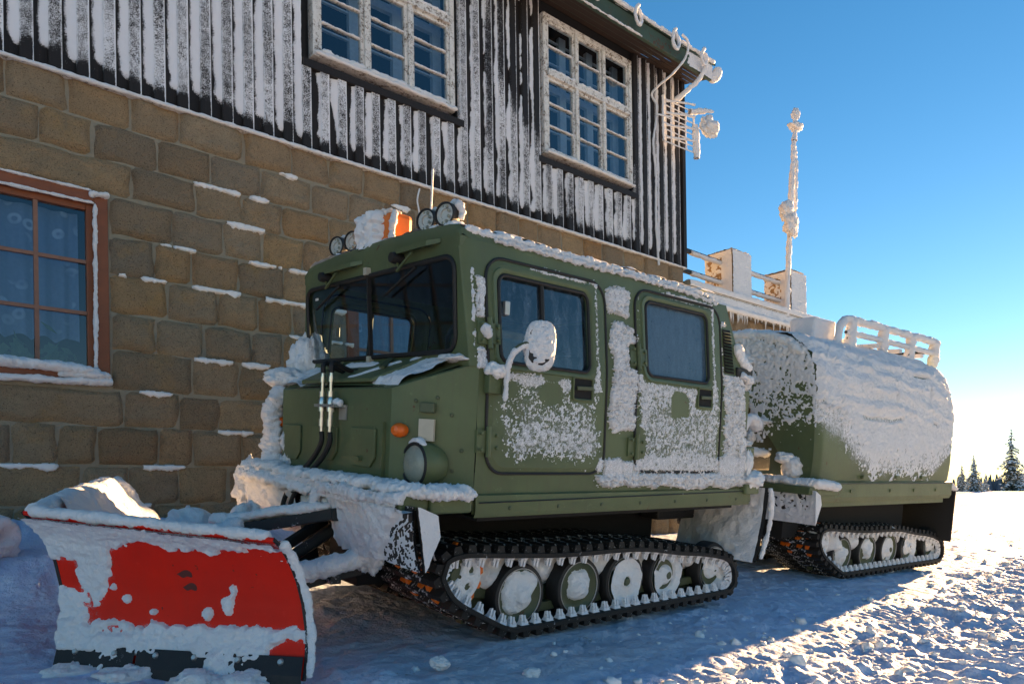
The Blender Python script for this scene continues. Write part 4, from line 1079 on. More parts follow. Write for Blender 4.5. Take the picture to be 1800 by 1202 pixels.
m = MB(); m.beam((-.50, -.25, 1.515), (-.62, -.36, 1.455), .03, .012); m.beam((-.50, .30, 1.515), (-.60, .34, 1.46), .03, .012); m.build("hatch_hinge", MT['green_d'], hatch)
m = MB(); m.box((-.60, -.05, 1.452), (-.56, .22, 1.458)); m.build("vent_slot", MT['dark'], hatch)
# lamps on the nose
for sg in (-1, 1):
    c = (-.668, sg * .795, .975)
    m = MB(); m.lathe([(.0, .13), (.085, .13), (.108, .07), (.114, .02), (.110, -.008), (.098, -.014), (.095, -.004)], c, (1, 0, 0), 28); hl = m.build("headlight", MT['green'], car, True, angle=50)
    m = MB(); m.lathe([(.097, -.004), (.080, -.022), (.048, -.034), (0, -.038)], c, (1, 0, 0), 28); m.build("headlight_lens", MT['lens'], hl, True)
    m = MB(); th = np.linspace(0, 2*np.pi, 36, endpoint=False); m.tube(np.stack([np.full(36, c[0] - .008), c[1] + .101 * np.cos(th), c[2] + .101 * np.sin(th)], 1), .009, 7, True); m.build("headlight_rim", MT['rubber'], hl, True)
    snow_roll("lamp_snow", hl, MT['snow_soft'], [(-.66, sg * .795 - .06, 1.065), (-.66, sg * .795, 1.09), (-.66, sg * .795 + .06, 1.065)], .020, 18, 8, .4, 18, 4 + sg, 1, taper=.3)
    m = MB(); q = (-.715, sg * .715, 1.135); m.lathe([(0, -.045), (.022, -.040), (.034, -.02), (.036, 0), (.030, .03)], q, (.9, -sg * .3, 0), 18); m.build("indicator", MT['amber'], car, True)
m = MB(); cA = np.array([(-.642, -.775, 1.09), (-.598, -.838, 1.09), (-.598, -.838, 1.195), (-.642, -.775, 1.195)]); nrm = np.array([-.82, -.57, 0]); m.add(np.vstack([cA + nrm * .012, cA - nrm * .01]), [(0, 1, 2, 3), (0, 4, 5, 1), (1, 5, 6, 2), (2, 6, 7, 3), (3, 7, 4, 0)]); m.build("reflector_plate", MT['plate'], car)
m = MB(); cB = cA * (1, 1, 0) + np.array([0, 0, 1]) * np.array([[1.225], [1.225], [1.275], [1.275]]); m.add(np.vstack([cB + nrm * .016, cB - nrm * .01]), [(0, 1, 2, 3), (0, 4, 5, 1), (1, 5, 6, 2), (2, 6, 7, 3), (3, 7, 4, 0)]); m.build("socket_box", MT['green_d'], car, bevel=.006)
# hydraulic couplings and hoses
for k, y in enumerate((.0, -.10)):
    m = MB(); x = -.775
    m.lathe([(.010, .26), (.012, .23), (.016, .23), (.016, .20), (.011, .20), (.011, .15), (.019, .15), (.019, .12), (.015, .12), (.022, .10), (.022, .04), (.014, .04), (.014, -.0), (.018, 0), (.018, -.04), (.012, -.04), (.012, -.10)], (x, y, 1.17), (0, 0, 1), 14)
    cp = m.build("hydraulic_coupling", MT['chrome'], car, True)
    m = MB(); m.tube(spline([(x, y, 1.42), (x + .0, y, 1.46), (x + .03, y + .02, 1.475), (x + .09, y + .04, 1.455), (x + .15, y + .05, 1.44)], 24), .014, 8); m.build("hose_bend", MT['rubber'], cp, True)
    m = MB(); m.tube(spline([(x, y, 1.10), (x, y + .0, 1.04), (x - .01, y + .06, .96), (x - .03, y + .21, .84), (x - .05, y + .33, .72), (x - .06, y + .36, .62), (x - .05, y + .33, .54)], 44), .0145, 8); m.build("hose", MT['rubber'], cp, True)
m = MB(); m.box((-.80, -.19, 1.235), (-.725, .05, 1.25)); m.box((-.735, -.20, 1.17), (-.727, -.12, 1.25)); m.build("coupling_bracket", MT['alu'], car)
snow_roll("bracket_snow", car, MT['snow_soft'], [(-.765, -.20, 1.257), (-.765, -.13, 1.262)], .018, 14, 8, .3, 20, 3, 1)
# bumper, flaps
m = MB(); m.box((-.86, -.97, .775), (-.70, .99, .845)); m.box((-.70, -.985, .755), (-.46, -.94, .835)); m.box((-.70, .94, .755), (-.46, .985, .835)); bum = m.build("front_bumper", MT['green'], car, bevel=.012)
for sg in (-1, 1):
    u, v = np.meshgrid(np.linspace(.22, 1.03, 70), np.linspace(.50, .80, 40))
    yy = sg * u; xx = -.81 + .05 * ((.8 - v) / .3) ** 2 + .02 * np.sin(u * 5)
    P = P3(xx, yy, v); 
    fl = MB(); fl.grid(P); fl.grid(P + (.012, 0, 0)); o = fl.build("track_flap", MT['rubber'], car, True)
    dens = (.95 - 2.2 * sstep(.74, .82, u + 1.0 * (.60 - v) + .05 * vn(P * 12, 3)) * (v < .78)) if sg < 0 else .9 + 0 * u
    ex = .020 * np.clip(vn(P * np.array((1, 30, 16)), 5) + .45, 0, 1) * np.clip(dens, 0, 1) + .03 * sstep(.70, .80, v) * np.clip(dens, 0, 1)
    frost("flap_rime", o, MT['rime'], P - (.001, 0, 0), P3(-1 + 0 * u, 0 * u, -.25 + 0 * u), dens, .022, 70 + sg, 34, .55, None, .003, ex)
    if sg < 0: frost("flap_dust", o, MT['rime'], P - (.0005, 0, 0), P3(-1 + 0 * u, 0 * u, 0 * u), -.35 + .5 * sstep(.68, .76, u) - .3 * sstep(.6, .76, v), .004, 77, 120, 1.2)
m = MB(); m.prism([(-.81, .80), (-.70, .76), (-.68, .66), (-.755, .50)], lambda x, z: (x, -1.035, z), lambda x, z: (x, -1.028, z)); fs_ = m.build("flap_side", MT['rubber'], car)
u, v = np.meshgrid(np.linspace(0, 1, 26), np.linspace(0, 1, 50)); zz_ = .50 + .30 * v; xa_ = -.755 - .055 * v; xb_ = np.interp(zz_, [.50, .66, .76, .80], [-.75, -.68, -.70, -.80]); Pq = P3(xa_ + (xb_ - xa_) * u, -1.037, zz_)
frost("flap_rime", fs_, MT['rime'], Pq, P3(0 * u, -1 + 0 * u, 0 * u), .75 + 0 * u, .012, 79, 40, .4)
snow_roll("bumper_snow", bum, MT['snow_soft'], [(-.80, 1.0, .845), (-.80, .6, .862), (-.81, .25, .85), (-.81, -.2, .862), (-.80, -.6, .868), (-.78, -.92, .862), (-.66, -1.0, .862), (-.47, -1.0, .848)], .062, 260, 18, .55, 15, 9, .55, taper=.03)
snow_roll("bumper_snow", bum, MT['snow_soft'], [(-.87, .95, .80), (-.87, .4, .80), (-.87, -.1, .79)], .034, 120, 14, .6, 17, 19, .9, taper=.05)
snow_roll("bumper_snow", bum, MT['rime'], [(-.86, -.2, .82), (-.87, -.6, .82), (-.86, -.98, .825)], .030, 120, 14, .7, 19, 29, .9, taper=.05)
snow_roll("bumper_icicle", bum, MT['rime'], [(-.885, -.165, .80), (-.885, -.165, .74), (-.88, -.16, .70)], .03, 16, 9, .5, 18, 22, 1)
lump("bumper_snow", bum, MT['rime'], (-.80, .98, .70), (.08, .13, .17), 4, .5, 7, 16, kind="stuff")
u, v = np.meshgrid(np.linspace(-.97, .99, 260), np.linspace(.772, .85, 16)); Pq = P3(-.861 + 0 * u, u, v)
frost("bumper_rime", bum, MT['rime'], Pq, P3(-1 + 0 * u, 0 * u, -.2 + 0 * u), .55 + .5 * sstep(.80, .84, v), .022, 41, 50, .8)
# snow lying on the bonnet
u, v = np.meshgrid(np.linspace(0, 1, 90), np.linspace(-1, 1, 260))
def bonnet(u, v):
    x = NX + .012 + (-.455 - NX) * u; w = NW - .014 + (.90 - NW) * u ** .9
    return P3(x, v * w, 1.345 + (1.482 - 1.345) * u + .012 * np.cos(v * math.pi / 2))
Pb = bonnet(u, v); dens = 1.3 * sstep(-.42, -.62, v - .22 * (u - .5) + .06 * vn(Pb * 9, 3)) * sstep(.02, .16, u) + 1.4 * sstep(.62, .74, v + .1 * vn(Pb * 8, 4)) - .35
frost("bonnet_snow", cab, MT['snow_soft'], Pb, P3(0 * u, 0 * u, 1 + 0 * u), dens, .026, 5, 16, .55, None, .008, (.014 * sstep(.3, .9, u) * (v < 0) + .012 * np.clip(fbm(Pb * 16, 4, 8) + .3, 0, 1)) * np.clip(dens, 0, 1))
u2, v2 = np.meshgrid(np.linspace(0, 1, 60), np.linspace(-.42, .42, 120)); Ph = P3(-.71 + .25 * u2, v2 * (1 + .1 * u2), 1.392 + .13 * u2)
frost("hatch_snow", hatch, MT['snow_soft'], Ph, P3(0 * u2, 0 * u2, 1 + 0 * u2), -.45 + 1.4 * sbox(u2, v2, .62, .82, -.12, .20, .06) + .9 * sbox(u2, v2 + .25 * u2, .05, .8, -.18, -.10, .04), .014, 6, 22, .35)
lump("bonnet_snow", cab, MT['snow_soft'], (-.46, .86, 1.50), (.14, .12, .20), 8, .45, 5, 18, kind="stuff")
lump("bonnet_snow", cab, MT['snow_soft'], (-.60, .80, 1.40), (.17, .16, .08), 9, .35, 5, 18, kind="stuff")
snow_roll("nose_rime", cab, MT['rime'], [(-.70, .70, 1.36), (-.74, .73, 1.25), (-.74, .74, 1.1), (-.74, .76, .95), (-.74, .74, .86)], .075, 60, 12, .45, 11, 31, .8, taper=.05)
for k, (y, z, w, h) in enumerate(((.60, 1.02, .03, .06), (.56, .90, .04, .05), (.62, .86, .06, .06))): lump("nose_rime", cab, MT['rime'], (NX - .005, y, z), (.02, w, h), 60 + k, .6, 9, 10, kind="stuff")
lump("wiper_snow", cab, MT['snow_soft'], (-.47, -.80, 1.50), (.07, .10, .02), 14, .4, 5, 12, kind="stuff")

# rime on the side
xs = np.arange(-.43, 2.02, .0047); zs = np.arange(.80, 2.06, .0047); U, Vz = np.meshgrid(xs, zs)
S0 = side(-1, .012); Pp = S0(U, Vz); Nn = side_N(Vz)
ok = (U < xr(Vz) - .006)
d = -1.35 + 0 * U
wob = .05 * fbm(Pp * 7, 3, 4)
X_, Z_ = U + wob, Vz + wob * .8
d += 1.45 * sbox(X_, Z_, -.22, .455, 1.00, 1.47, .09)                 # front door panel
d += .25 * sbox(X_, Z_, -.26, .47, 1.02, 1.20, .08)
d -= 1.7 * sbox(X_, Z_, -.02, .13, 1.33, 1.48, .035)
d += 1.15 * sbox(X_, Z_, -.33, -.22, 1.05, 1.35, .05)
d += 1.8 * sbox(X_, Z_, .535, .745, 1.18, 1.80, .03) + 2.05 * sbox(X_, Z_, .50, .70, 1.84, 1.99, .03)   # pillar between the doors
d -= 1.2 * sbox(X_, Z_, .545, .74, 1.06, 1.16, .02)
d += 1.62 * sbox(X_, Z_, .79, 1.60, 1.00, 1.49, .05) + .9 * sbox(X_, Z_, .76, .82, 1.2, 1.98, .03)     # rear door
d -= 2.2 * sbox(X_, Z_, 1.09, 1.24, 1.30, 1.47, .022)
d -= 2.6 * sbox(U, Vz, DOORS[0][1] - .285, DOORS[0][1] - .115, 1.34, 1.47, .015); d -= 2.6 * sbox(U, Vz, DOORS[1][1] - .285, DOORS[1][1] - .115, 1.365, 1.495, .015)
d += 1.5 * sbox(X_, Z_, 1.645, 1.99, .98, 1.62, .03) + 1.55 * sbox(X_, Z_, 1.63, 1.68, 1.6, 1.95, .02)
d += 2.2 * sbox(X_, Z_, .43 + .35 * (.98 - np.clip(Vz, .85, 1.0)) * -1, 1.95, .855, 1.03, .025) * sstep(.36, .60, U + .9 * (Vz - .86))
d += 1.95 * sbox(U + .4 * wob, Vz, -.425, -.375, 1.45, 1.90, .012)      # corner post streak
for (x0, x1, z0, z1), a in zip(WINS, (1.0, 1.15)):                     # frames round the windows
    dist = np.abs(np.maximum(np.abs(U - (x0 + x1) / 2) - (x1 - x0) / 2, np.abs(Vz - (z0 + z1) / 2) - (z1 - z0) / 2) - .068)
    d += 1.7 * a * np.exp(-(dist / .022) ** 2) * sstep(x0 + .05, x0 + .3, U + 1.2 * (Vz < z0) + .5 * (Vz - z1 + .05) * 0)
    d = np.where((U > x0 - .012) & (U < x1 + .012) & (Vz > z0 - .012) & (Vz < z1 + .012), -3, d)
for dd in DOORS:                                                       # dark door seams stay clear
    ins = np.maximum(np.abs(U - (dd[0] + dd[1]) / 2) - (dd[1] - dd[0]) / 2, np.abs(Vz - (dd[2] + dd[3]) / 2) - (dd[3] - dd[2]) / 2)
    d = np.where(np.abs(ins) < .010, d - 1.2, d)
for hx_, hz_ in ((.758, 1.625), (.758, 1.10), (-.362, 1.10), (-.362, 1.625)): d -= 1.8 * sbox(U, Vz, hx_ - .075, hx_ + .085, hz_ - .07, hz_ + .07, .012)
d = np.where(ok, d, -3)
d = np.where((U > 1.645) & (U < 1.79) & (Vz > 1.60) & (Vz < 1.92), -3, d)
off_in = np.zeros_like(U)
frost("side_rime", cab, MT['rime'], Pp + Nn * -.003, Nn, np.clip(d + .10, -3, .5), .0065, 3, 165, 1.35, None, .014, .008 * sbox(U, Vz, .5, .76, 1.2, 2.0, .02) + .016 * sbox(U, Vz, .4, 2.0, .84, .93, .02))
k_ = 4
Pf = side(-1, .0155)(U[::k_, ::k_], Vz[::k_, ::k_]); df_ = d[::k_, ::k_]
F_ = grid_faces(*df_.shape); kp = (df_.ravel()[F_] > -1.0).all(1); V_, F2_, u_ = compress(Pf, F_[kp])
mesh_obj("rime_film", V_, F2_, MT['film'], cab, True, None, "stuff", {"dens": np.clip(df_ * .42 + .02, -.6, .22).ravel()[u_]})
# roof edge snow
snow_roll("roof_snow", cab, MT['snow_soft'], [(-.47, -.835, 2.118), (.2, -.838, 2.118), (.9, -.838, 2.115), (1.45, -.835, 2.108), (1.66, -.82, 2.05)], .017, 300, 9, .7, 30, 12, 1.0, taper=.02)
snow_roll("roof_snow", cab, MT['rime'], [(-.30, -.853, 2.095), (.4, -.856, 2.095), (1.2, -.856, 2.092), (1.62, -.845, 2.06)], .012, 260, 8, 1.1, 40, 13, 1.0, taper=.02)
u, v = np.meshgrid(np.linspace(-.49, 1.62, 150), np.linspace(-.83, .83, 110)); zr = np.interp(np.abs(v), [0, .45, .74, .82, .846], [2.163, 2.155, 2.138, 2.125, 2.105])
frost("roof_snow", cab, MT['snow_soft'], P3(u, v, zr), P3(0 * u, 0 * u, 1 + 0 * u), .35 + .5 * sstep(.0, .6, v) + .3 * sstep(-.38, -.2, u), .030, 8, 14, .5)
snow_roll("post_rime", cab, MT['rime'], [(-.44, -.845, 1.95), (-.445, -.875, 1.8), (-.44, -.895, 1.62), (-.44, -.905, 1.47)], .018, 60, 8, .9, 26, 17, .6, taper=.1)
snow_roll("post_rime", cab, MT['rime'], [(-.40, -.915, 1.655), (-.385, -.925, 1.64), (-.355, -.93, 1.605)], .035, 20, 9, .5, 18, 18, .7, taper=.3)
snow_roll("roof_snow", cab, MT['snow_soft'], [(-.43, .80, 2.13), (-.43, .6, 2.155), (-.42, .3, 2.17), (-.43, .0, 2.172), (-.44, -.2, 2.165)], .042, 120, 10, .5, 16, 33, .5, taper=.05)
snow_roll("roof_snow", cab, MT['snow_soft'], [(-.43, -.36, 2.165), (-.43, -.6, 2.15), (-.44, -.80, 2.13)], .030, 70, 10, .5, 18, 34, .6, taper=.05)
# roof lamps, beacon, aerial
for base, ys, hgt in ((.52, (.61, .41), .105), (-.50, (-.405, -.58), .085)):
    m = MB(); m.beam((-.36, base - .17, 2.158), (-.36, base + .17, 2.158), .04, .02); br = m.build("lamp_bracket", MT['steel_b'], car)
    snow_roll("bracket_snow", br, MT['snow_soft'], [(-.37, base - .17, 2.17), (-.38, base, 2.185), (-.37, base + .17, 2.17)], .045, 40, 10, .45, 12, int(base * 10) + 9, .6, taper=.1)
    for y in ys:
        c = (-.40, y, 2.155 + hgt); rr = .062
        m = MB(); m.lathe([(0, .055), (rr * .7, .052), (rr * .98, .035), (rr, .0), (rr, -.022), (rr * .86, -.026), (rr * .84, -.016)], c, (1, .34, 0), 24); lp_ = m.build("work_lamp", MT['rubber'], car, True, angle=50)
        m = MB(); m.lathe([(rr * .85, -.016), (rr * .45, -.018), (rr * .44, -.010), (0, -.010)], c, (1, .34, 0), 24); m.build("lamp_face", MT['led'], lp_, True)
        for q in range(9):
            a = 2 * math.pi * q / 9; m = MB(); m.lathe([(.0, -.024), (.007, -.022), (.009, -.014)], (c[0], c[1] + .041 * math.cos(a), c[2] + .041 * math.sin(a)), (1, -.1, 0), 8); m.build("diode", MT['lens'], lp_, True)
        m = MB(); m.beam((c[0] + .03, y, 2.165), (c[0] + .03, y, c[2] - .03), .03, .012, (0, 1, 0)); m.build("lamp_foot", MT['alu'], lp_)
        if True:
            th = np.linspace(-.4, 2.4, 20); snow_roll("lamp_rime", lp_, MT['rime'], np.stack([np.full(20, c[0] + .045), y - (rr + .004) * np.cos(th), c[2] + (rr + .004) * np.sin(th)], 1), .016, 24, 8, .7, 24, int(y * 31) + 40, 1.0, taper=.1)
m = MB(); m.box((-.45, -.11, 2.155), (-.30, .19, 2.345)); bc = m.build("warning_beacon", MT['orange'], car, bevel=.03)
u, v = np.meshgrid(np.linspace(-.12, .20, 70), np.linspace(2.15, 2.35, 44)); 
frost("beacon_snow", bc, MT['snow_soft'], P3(-.452 + 0 * u, u, v), P3(-1 + 0 * u, 0 * u, 0 * u), -.5 + 1.7 * sstep(-.06, .03, u + .03 * vn(P3(0, u * 40, v * 60), 3)), .045, 4, 22, .5)
lump("beacon_snow", bc, MT['snow_soft'], (-.38, .07, 2.35), (.09, .13, .03), 3, .45, 6, 16, kind="stuff")
snow_roll("beacon_snow", bc, MT['rime'], [(-.45, -.125, 2.17), (-.45, -.13, 2.27), (-.43, -.12, 2.345)], .018, 30, 8, .6, 22, 7, 1)
m = MB(); m.tube(spline([(-.33, -.32, 2.15), (-.33, -.325, 2.35), (-.32, -.31, 2.55)], 16), .006, 6); m.build("whip_aerial", MT['rime'], car, True)
# mirror
m = MB(); q = side(-1, 0)(np.array([-.335]), np.array([1.40]))[0]; m.box((q[0] - .05, q[1] - .045, 1.335), (q[0] + .05, q[1] + .0, 1.425)); m.build("mirror_bracket", MT['green'], car, bevel=.006)
lump("bracket_snow", car, MT['snow_soft'], (-.335, -.965, 1.445), (.065, .055, .04), 21, .35, 6, 14, kind="stuff")
m = MB(); m.tube(spline([(-.30, -.985, 1.33), (-.30, -1.0, 1.45), (-.295, -1.03, 1.53), (-.26, -1.06, 1.575), (-.18, -1.08, 1.595)], 30), .011, 8); ma = m.build("mirror_arm", MT['green_d'], car, True)
snow_roll("arm_rime", ma, MT['rime'], [(-.30, -1.0, 1.30), (-.302, -1.01, 1.45), (-.293, -1.04, 1.535), (-.23, -1.07, 1.585)], .0125, 40, 9, .5, 24, 23, 1, taper=.1)
m = MB(); hd = (-.165, -1.085, 1.578); V = []
for k, (s, dx) in enumerate(((.0, -.045), (.80, -.045), (1.0, -.02), (1.0, .02), (.85, .032), (0, .032))):
    lo = rrect(-.064, .064, -.108, .108, .05); V.append(P3(hd[0] + dx + .0 * lo[:, 0], hd[1] + lo[:, 0] * s, hd[2] + lo[:, 1] * s))
m.grid(np.array(V), cu=True); Mh = Matrix.Translation(hd) @ Matrix.Rotation(R(48), 4, 'Z') @ Matrix.Translation((-hd[0], -hd[1], -hd[2]))
mh = m.build("mirror_head", MT['rubber'], car, True, Mh)
u, v = np.meshgrid(np.linspace(-.08, .08, 60), np.linspace(-.125, .125, 80)); el = (np.abs(u / .072) ** 3 + np.abs(v / .116) ** 3)
frost("mirror_snow", mh, MT['rime'], P3(hd[0] - .046 + .03 * el, hd[1] + u, hd[2] + v), P3(-1 + 0 * u, 0 * u, 0 * u), np.where(el > 1.15, -2, .62 + .4 * sstep(-.05, .06, v) + .35 * sstep(.35, .9, el)), .014, 8, 60, 1.0)
snow_roll("mirror_snow", mh, MT['rime'], [(hd[0], hd[1] + .066 * math.cos(a), hd[2] + .110 * math.sin(a)) for a in np.linspace(-.6, 5.0, 16)], .013, 90, 9, .7, 18, 26, 1, taper=.05)

# things on the rear of the cab
m = MB(); m.box((1.90, -.90, 1.24), (2.02, -.70, 1.52)); m.box((1.98, -.93, .86), (2.09, -.70, 1.13)); m.box((1.93, -.985, .80), (2.10, -.90, .87)); m.build("stowage_box", MT['green'], car, bevel=.01)
m = MB(); m.box((1.80, -.93, 1.60), (1.99, -.82, 1.665)); tl = m.build("tail_lamp", MT['rubber'], car, bevel=.01)
snow_roll("tail_snow", tl, MT['snow_soft'], [(1.80, -.90, 1.82), (1.86, -.90, 1.74), (1.92, -.90, 1.685), (1.99, -.90, 1.67)], .036, 50, 12, .3, 20, 28, 1, taper=.2)
snow_roll("tail_snow", tl, MT['rime'], [(1.84, -.93, 1.62), (1.92, -.93, 1.60), (1.97, -.93, 1.59)], .028, 24, 9, .6, 18, 29, 1, taper=.2)
for c, rd, s in (((1.97, -.83, 1.545), (.07, .10, .04), 1), ((2.03, -.83, 1.15), (.07, .11, .035), 2), ((2.03, -.95, .90), (.10, .08, .06), 3), ((1.97, -.955, 1.02), (.05, .03, .08), 4)): lump("rear_step_snow", car, MT['snow_soft'], c, rd, 80 + s, .4, 6, 14, kind="stuff")
u, v = np.meshgrid(np.linspace(-.96, -.20, 60), np.linspace(.30, .84, 50)); P = P3(2.30 + .05 * np.cos(u * 4) - .10 * ((.84 - v) / .54) ** 2 + .1 * (v > 5), u, v)
fl = MB(); fl.grid(P); fl.grid(P + (.012, 0, 0)); fo = fl.build("rear_track_flap", MT['rubber'], car, True)
frost("flap_rime", fo, MT['rime'], P - (.001, 0, 0), P3(-1 + 0 * u, 0 * u, 0 * u), 1.1 - .8 * sstep(-.55, -.25, u + .1 * vn(P * 9, 3)), .03, 90, 13, .4, None, .003, .03 * np.clip(vn(P * 5, 9), 0, 1))
snow_roll("flap_rime", fo, MT['rime'], [(2.28, -.965, .84), (2.31, -.968, .6), (2.22, -.968, .32)], .018, 50, 8, .6, 20, 92, 1, taper=.04)
# ------------------------------------------------------------------ tracks and wheels
LOOP = [(-.50, .545), (-.55, .46), (-.555, .375), (-.46, .235), (-.264, .117), (-.05, .015), (.12, 0), (.7, 0), (1.4, 0), (2.0, 0), (2.13, .02), (2.205, .09), (2.215, .18), (2.17, .29), (2.05, .372), (1.75, .43), (1.46, .461), (1.15, .505), (.87, .523), (.37, .530), (-.06, .557), (-.36, .578)]
def loop_pts(n):
    d = spline(LOOP, 900, True); dd = np.vstack([d, d[:1]]); s = np.r_[0, np.cumsum(np.linalg.norm(np.diff(dd, axis=0), axis=1))]
    t = np.linspace(0, s[-1], n, endpoint=False)
    p = np.stack([np.interp(t, s, dd[:, 0]), np.interp(t, s, dd[:, 1])], 1)
    q = np.stack([np.interp((t + .02) % s[-1], s, dd[:, 0]), np.interp((t + .02) % s[-1], s, dd[:, 1])], 1) - np.stack([np.interp((t - .02) % s[-1], s, dd[:, 0]), np.interp((t - .02) % s[-1], s, dd[:, 1])], 1)
    q /= np.linalg.norm(q, axis=1, keepdims=True)
    return p, q        # point, tangent (loop runs front, bottom, rear, top)
Y0, Y1 = -.83, -.20
lp, lt = loop_pts(220)
ctr = np.array([.8, .26])
nout = np.stack([lt[:, 1], -lt[:, 0]], 1)
nout *= np.sign(((lp - ctr) * nout).sum(1).mean())
NP = 62
tp, tt = loop_pts(NP); tn = np.stack([tt[:, 1], -tt[:, 0]], 1)
if ((tp - ctr) * tn).sum() < 0: tn = -tn
ip = lp - nout * .055          # belt outer face, treads stand proud of it
m = MB()
inn = lp - nout * .080
prof = []
for yy, a in ((Y0, 0), (Y0, 1), (Y1, 1), (Y1, 0)):
    base = ip if a == 0 else inn
    prof.append(P3(base[:, 0], np.full(len(base), yy), base[:, 1]))
BELT = np.array(prof).transpose(1, 0, 2)
# one tread bar: chevron rubber block with a swept outline
tb = MB()
def bar(y0, y1, w0, w1, h):
    tb.add([(-w0, y0, 0), (w0, y0, 0), (w0, y1, 0), (-w0, y1, 0), (-w1, y0 + .004, h), (w1, y0 + .004, h), (w1, y1 - .004, h), (-w1, y1 - .004, h)], [(3, 2, 1, 0), (4, 5, 6, 7), (0, 1, 5, 4), (1, 2, 6, 5), (2, 3, 7, 6), (3, 0, 4, 7)])
bar(Y0 + .012, Y0 + .20, .030, .020, .040); bar(Y0 + .20, Y1 - .20, .026, .017, .046); bar(Y1 - .20, Y1 - .012, .030, .020, .040)
hb = MB()
def horn(y):
    def blk(a, b): hb.add(np.array([(x, y_ + y, z) for (x, y_, z) in a + b]), [(3, 2, 1, 0), (4, 5, 6, 7), (0, 1, 5, 4), (1, 2, 6, 5), (2, 3, 7, 6), (3, 0, 4, 7)])
    blk([(-.028, -.024, 0), (.030, -.024, 0), (.030, .024, 0), (-.028, .024, 0)], [(-.022, -.016, .014), (.022, -.016, .012), (.022, .018, .012), (-.022, .018, .014)])
    for x0, x1, h in ((-.020, -.005, .058), (.004, .016, .054)):
        blk([(x0, -.015, .012), (x1, -.015, .012), (x1, .017, .012), (x0, .017, .012)], [(x0 + .002, -.006, h), (x1 - .002, -.006, h), (x1 - .002, .010, h - .005), (x0 + .002, .010, h - .005)])
    blk([(.016, -.020, .010), (.031, -.020, .008), (.031, .012, .008), (.016, .012, .010)], [(.016, -.012, .034), (.022, -.012, .026), (.022, .008, .026), (.016, .008, .034)])
horn(Y0 + .055)
proto_t = tb.build("tread_bar", MT['tread'], None); proto_h = hb.build("guide_horn", MT['horn'], None)
PT, PH = proto_t.data, proto_h.data
bpy.data.objects.remove(proto_t); bpy.data.objects.remove(proto_h)
def bar_M(p, t, n):
    # columns: x along the belt, y across it, z outward
    ez_ = Vector((n[0], 0, n[1])); ey_ = Vector((0, 1, 0)); ex_ = ey_.cross(ez_)
    return Matrix(((ex_.x, ey_.x, ez_.x, p[0]), (ex_.y, ey_.y, ez_.y, 0), (ex_.z, ey_.z, ez_.z, p[1]), (0, 0, 0, 1)))
WX = [.104, .582, 1.003, 1.433, 1.977]
WXR = [.080, .580, 1.036, 1.478, 2.007]
def wheel(par, x, z, M, snowk, seed):
    c = (x, -.72, z); m = MB()
    m.lathe([(.0, -.018), (.035, -.018), (.042, -.006), (.060, .002), (.105, .012), (.135, .006), (.150, -.008), (.156, -.010), (.158, .03)], c, (0, 1, 0), 32)
    w = m.build("road_wheel", MT['green_d'], par, True, M, angle=60)
    m = MB(); m.lathe([(.156, -.012), (.162, -.018), (.180, -.014), (.188, .004), (.188, .085), (.176, .095), (.150, .095)], c, (0, 1, 0), 36); m.build("tyre", MT['rubber'], w, True)
    m = MB(); th = np.linspace(0, 2*np.pi, 36, endpoint=False); m.tube(np.stack([x + .157 * np.cos(th), np.full(36, -.735), z + .157 * np.sin(th)], 1), .0035, 5, True); m.build("rim_edge", MT['alu'], w, True)
    m = MB(); m.lathe([(0, -.040), (.022, -.040), (.028, -.034), (.030, -.010)], c, (0, 1, 0), 18); m.build("hub_cap", MT['green_d'], w, True)
    th = np.linspace(0, 2*np.pi, 73); rr = np.linspace(.0, .152, 22); T, RR = np.meshgrid(th, rr)
    yy = np.interp(RR, [0, .035, .042, .060, .105, .135, .150], [-.018, -.018, -.006, .002, .012, .006, -.008])
    P = P3(x + RR * np.cos(T), -.72 + yy, z + RR * np.sin(T)); wob = fbm(P * 9 + seed * 3, 3, seed); wob[:, -1] = wob[:, 0]
    if snowk == 0: dens = .9 - 1.9 * sstep(.105, .145, RR + .06 * wob + .02 * np.cos(T + 2.2))
    elif snowk == 1: dens = .8 - 2.2 * sstep(.08, .125, RR + .07 * wob - .02 * np.cos(T - .5))
    elif snowk == 2: dens = .9 - 2.0 * (RR < .036)
    elif snowk == 3: dens = .9 - 2.3 * np.exp(-((RR - .088) / .018) ** 2) * (np.cos(T - .3) > -.75) - 2 * (RR < .028)
    elif snowk == 4: dens = .85 - 2.4 * np.exp(-((RR - .105) / .022) ** 2) * ((np.cos(T + 1.6) > .55) | (np.cos(T - 3.6) > .92))
    else: dens = .45 + 1.0 * wob - 1.2 * sstep(.11, .15, RR)
    frost("wheel_snow", w, MT['snow_soft'], P, P3(0 * RR, -1 + 0 * RR, 0 * RR), dens, .024, 100 + seed, 22, .3, None, .004, .014 * np.clip(1 - RR / .09, 0, 1) * (np.cos(T * 0) if snowk < 2 else 0))
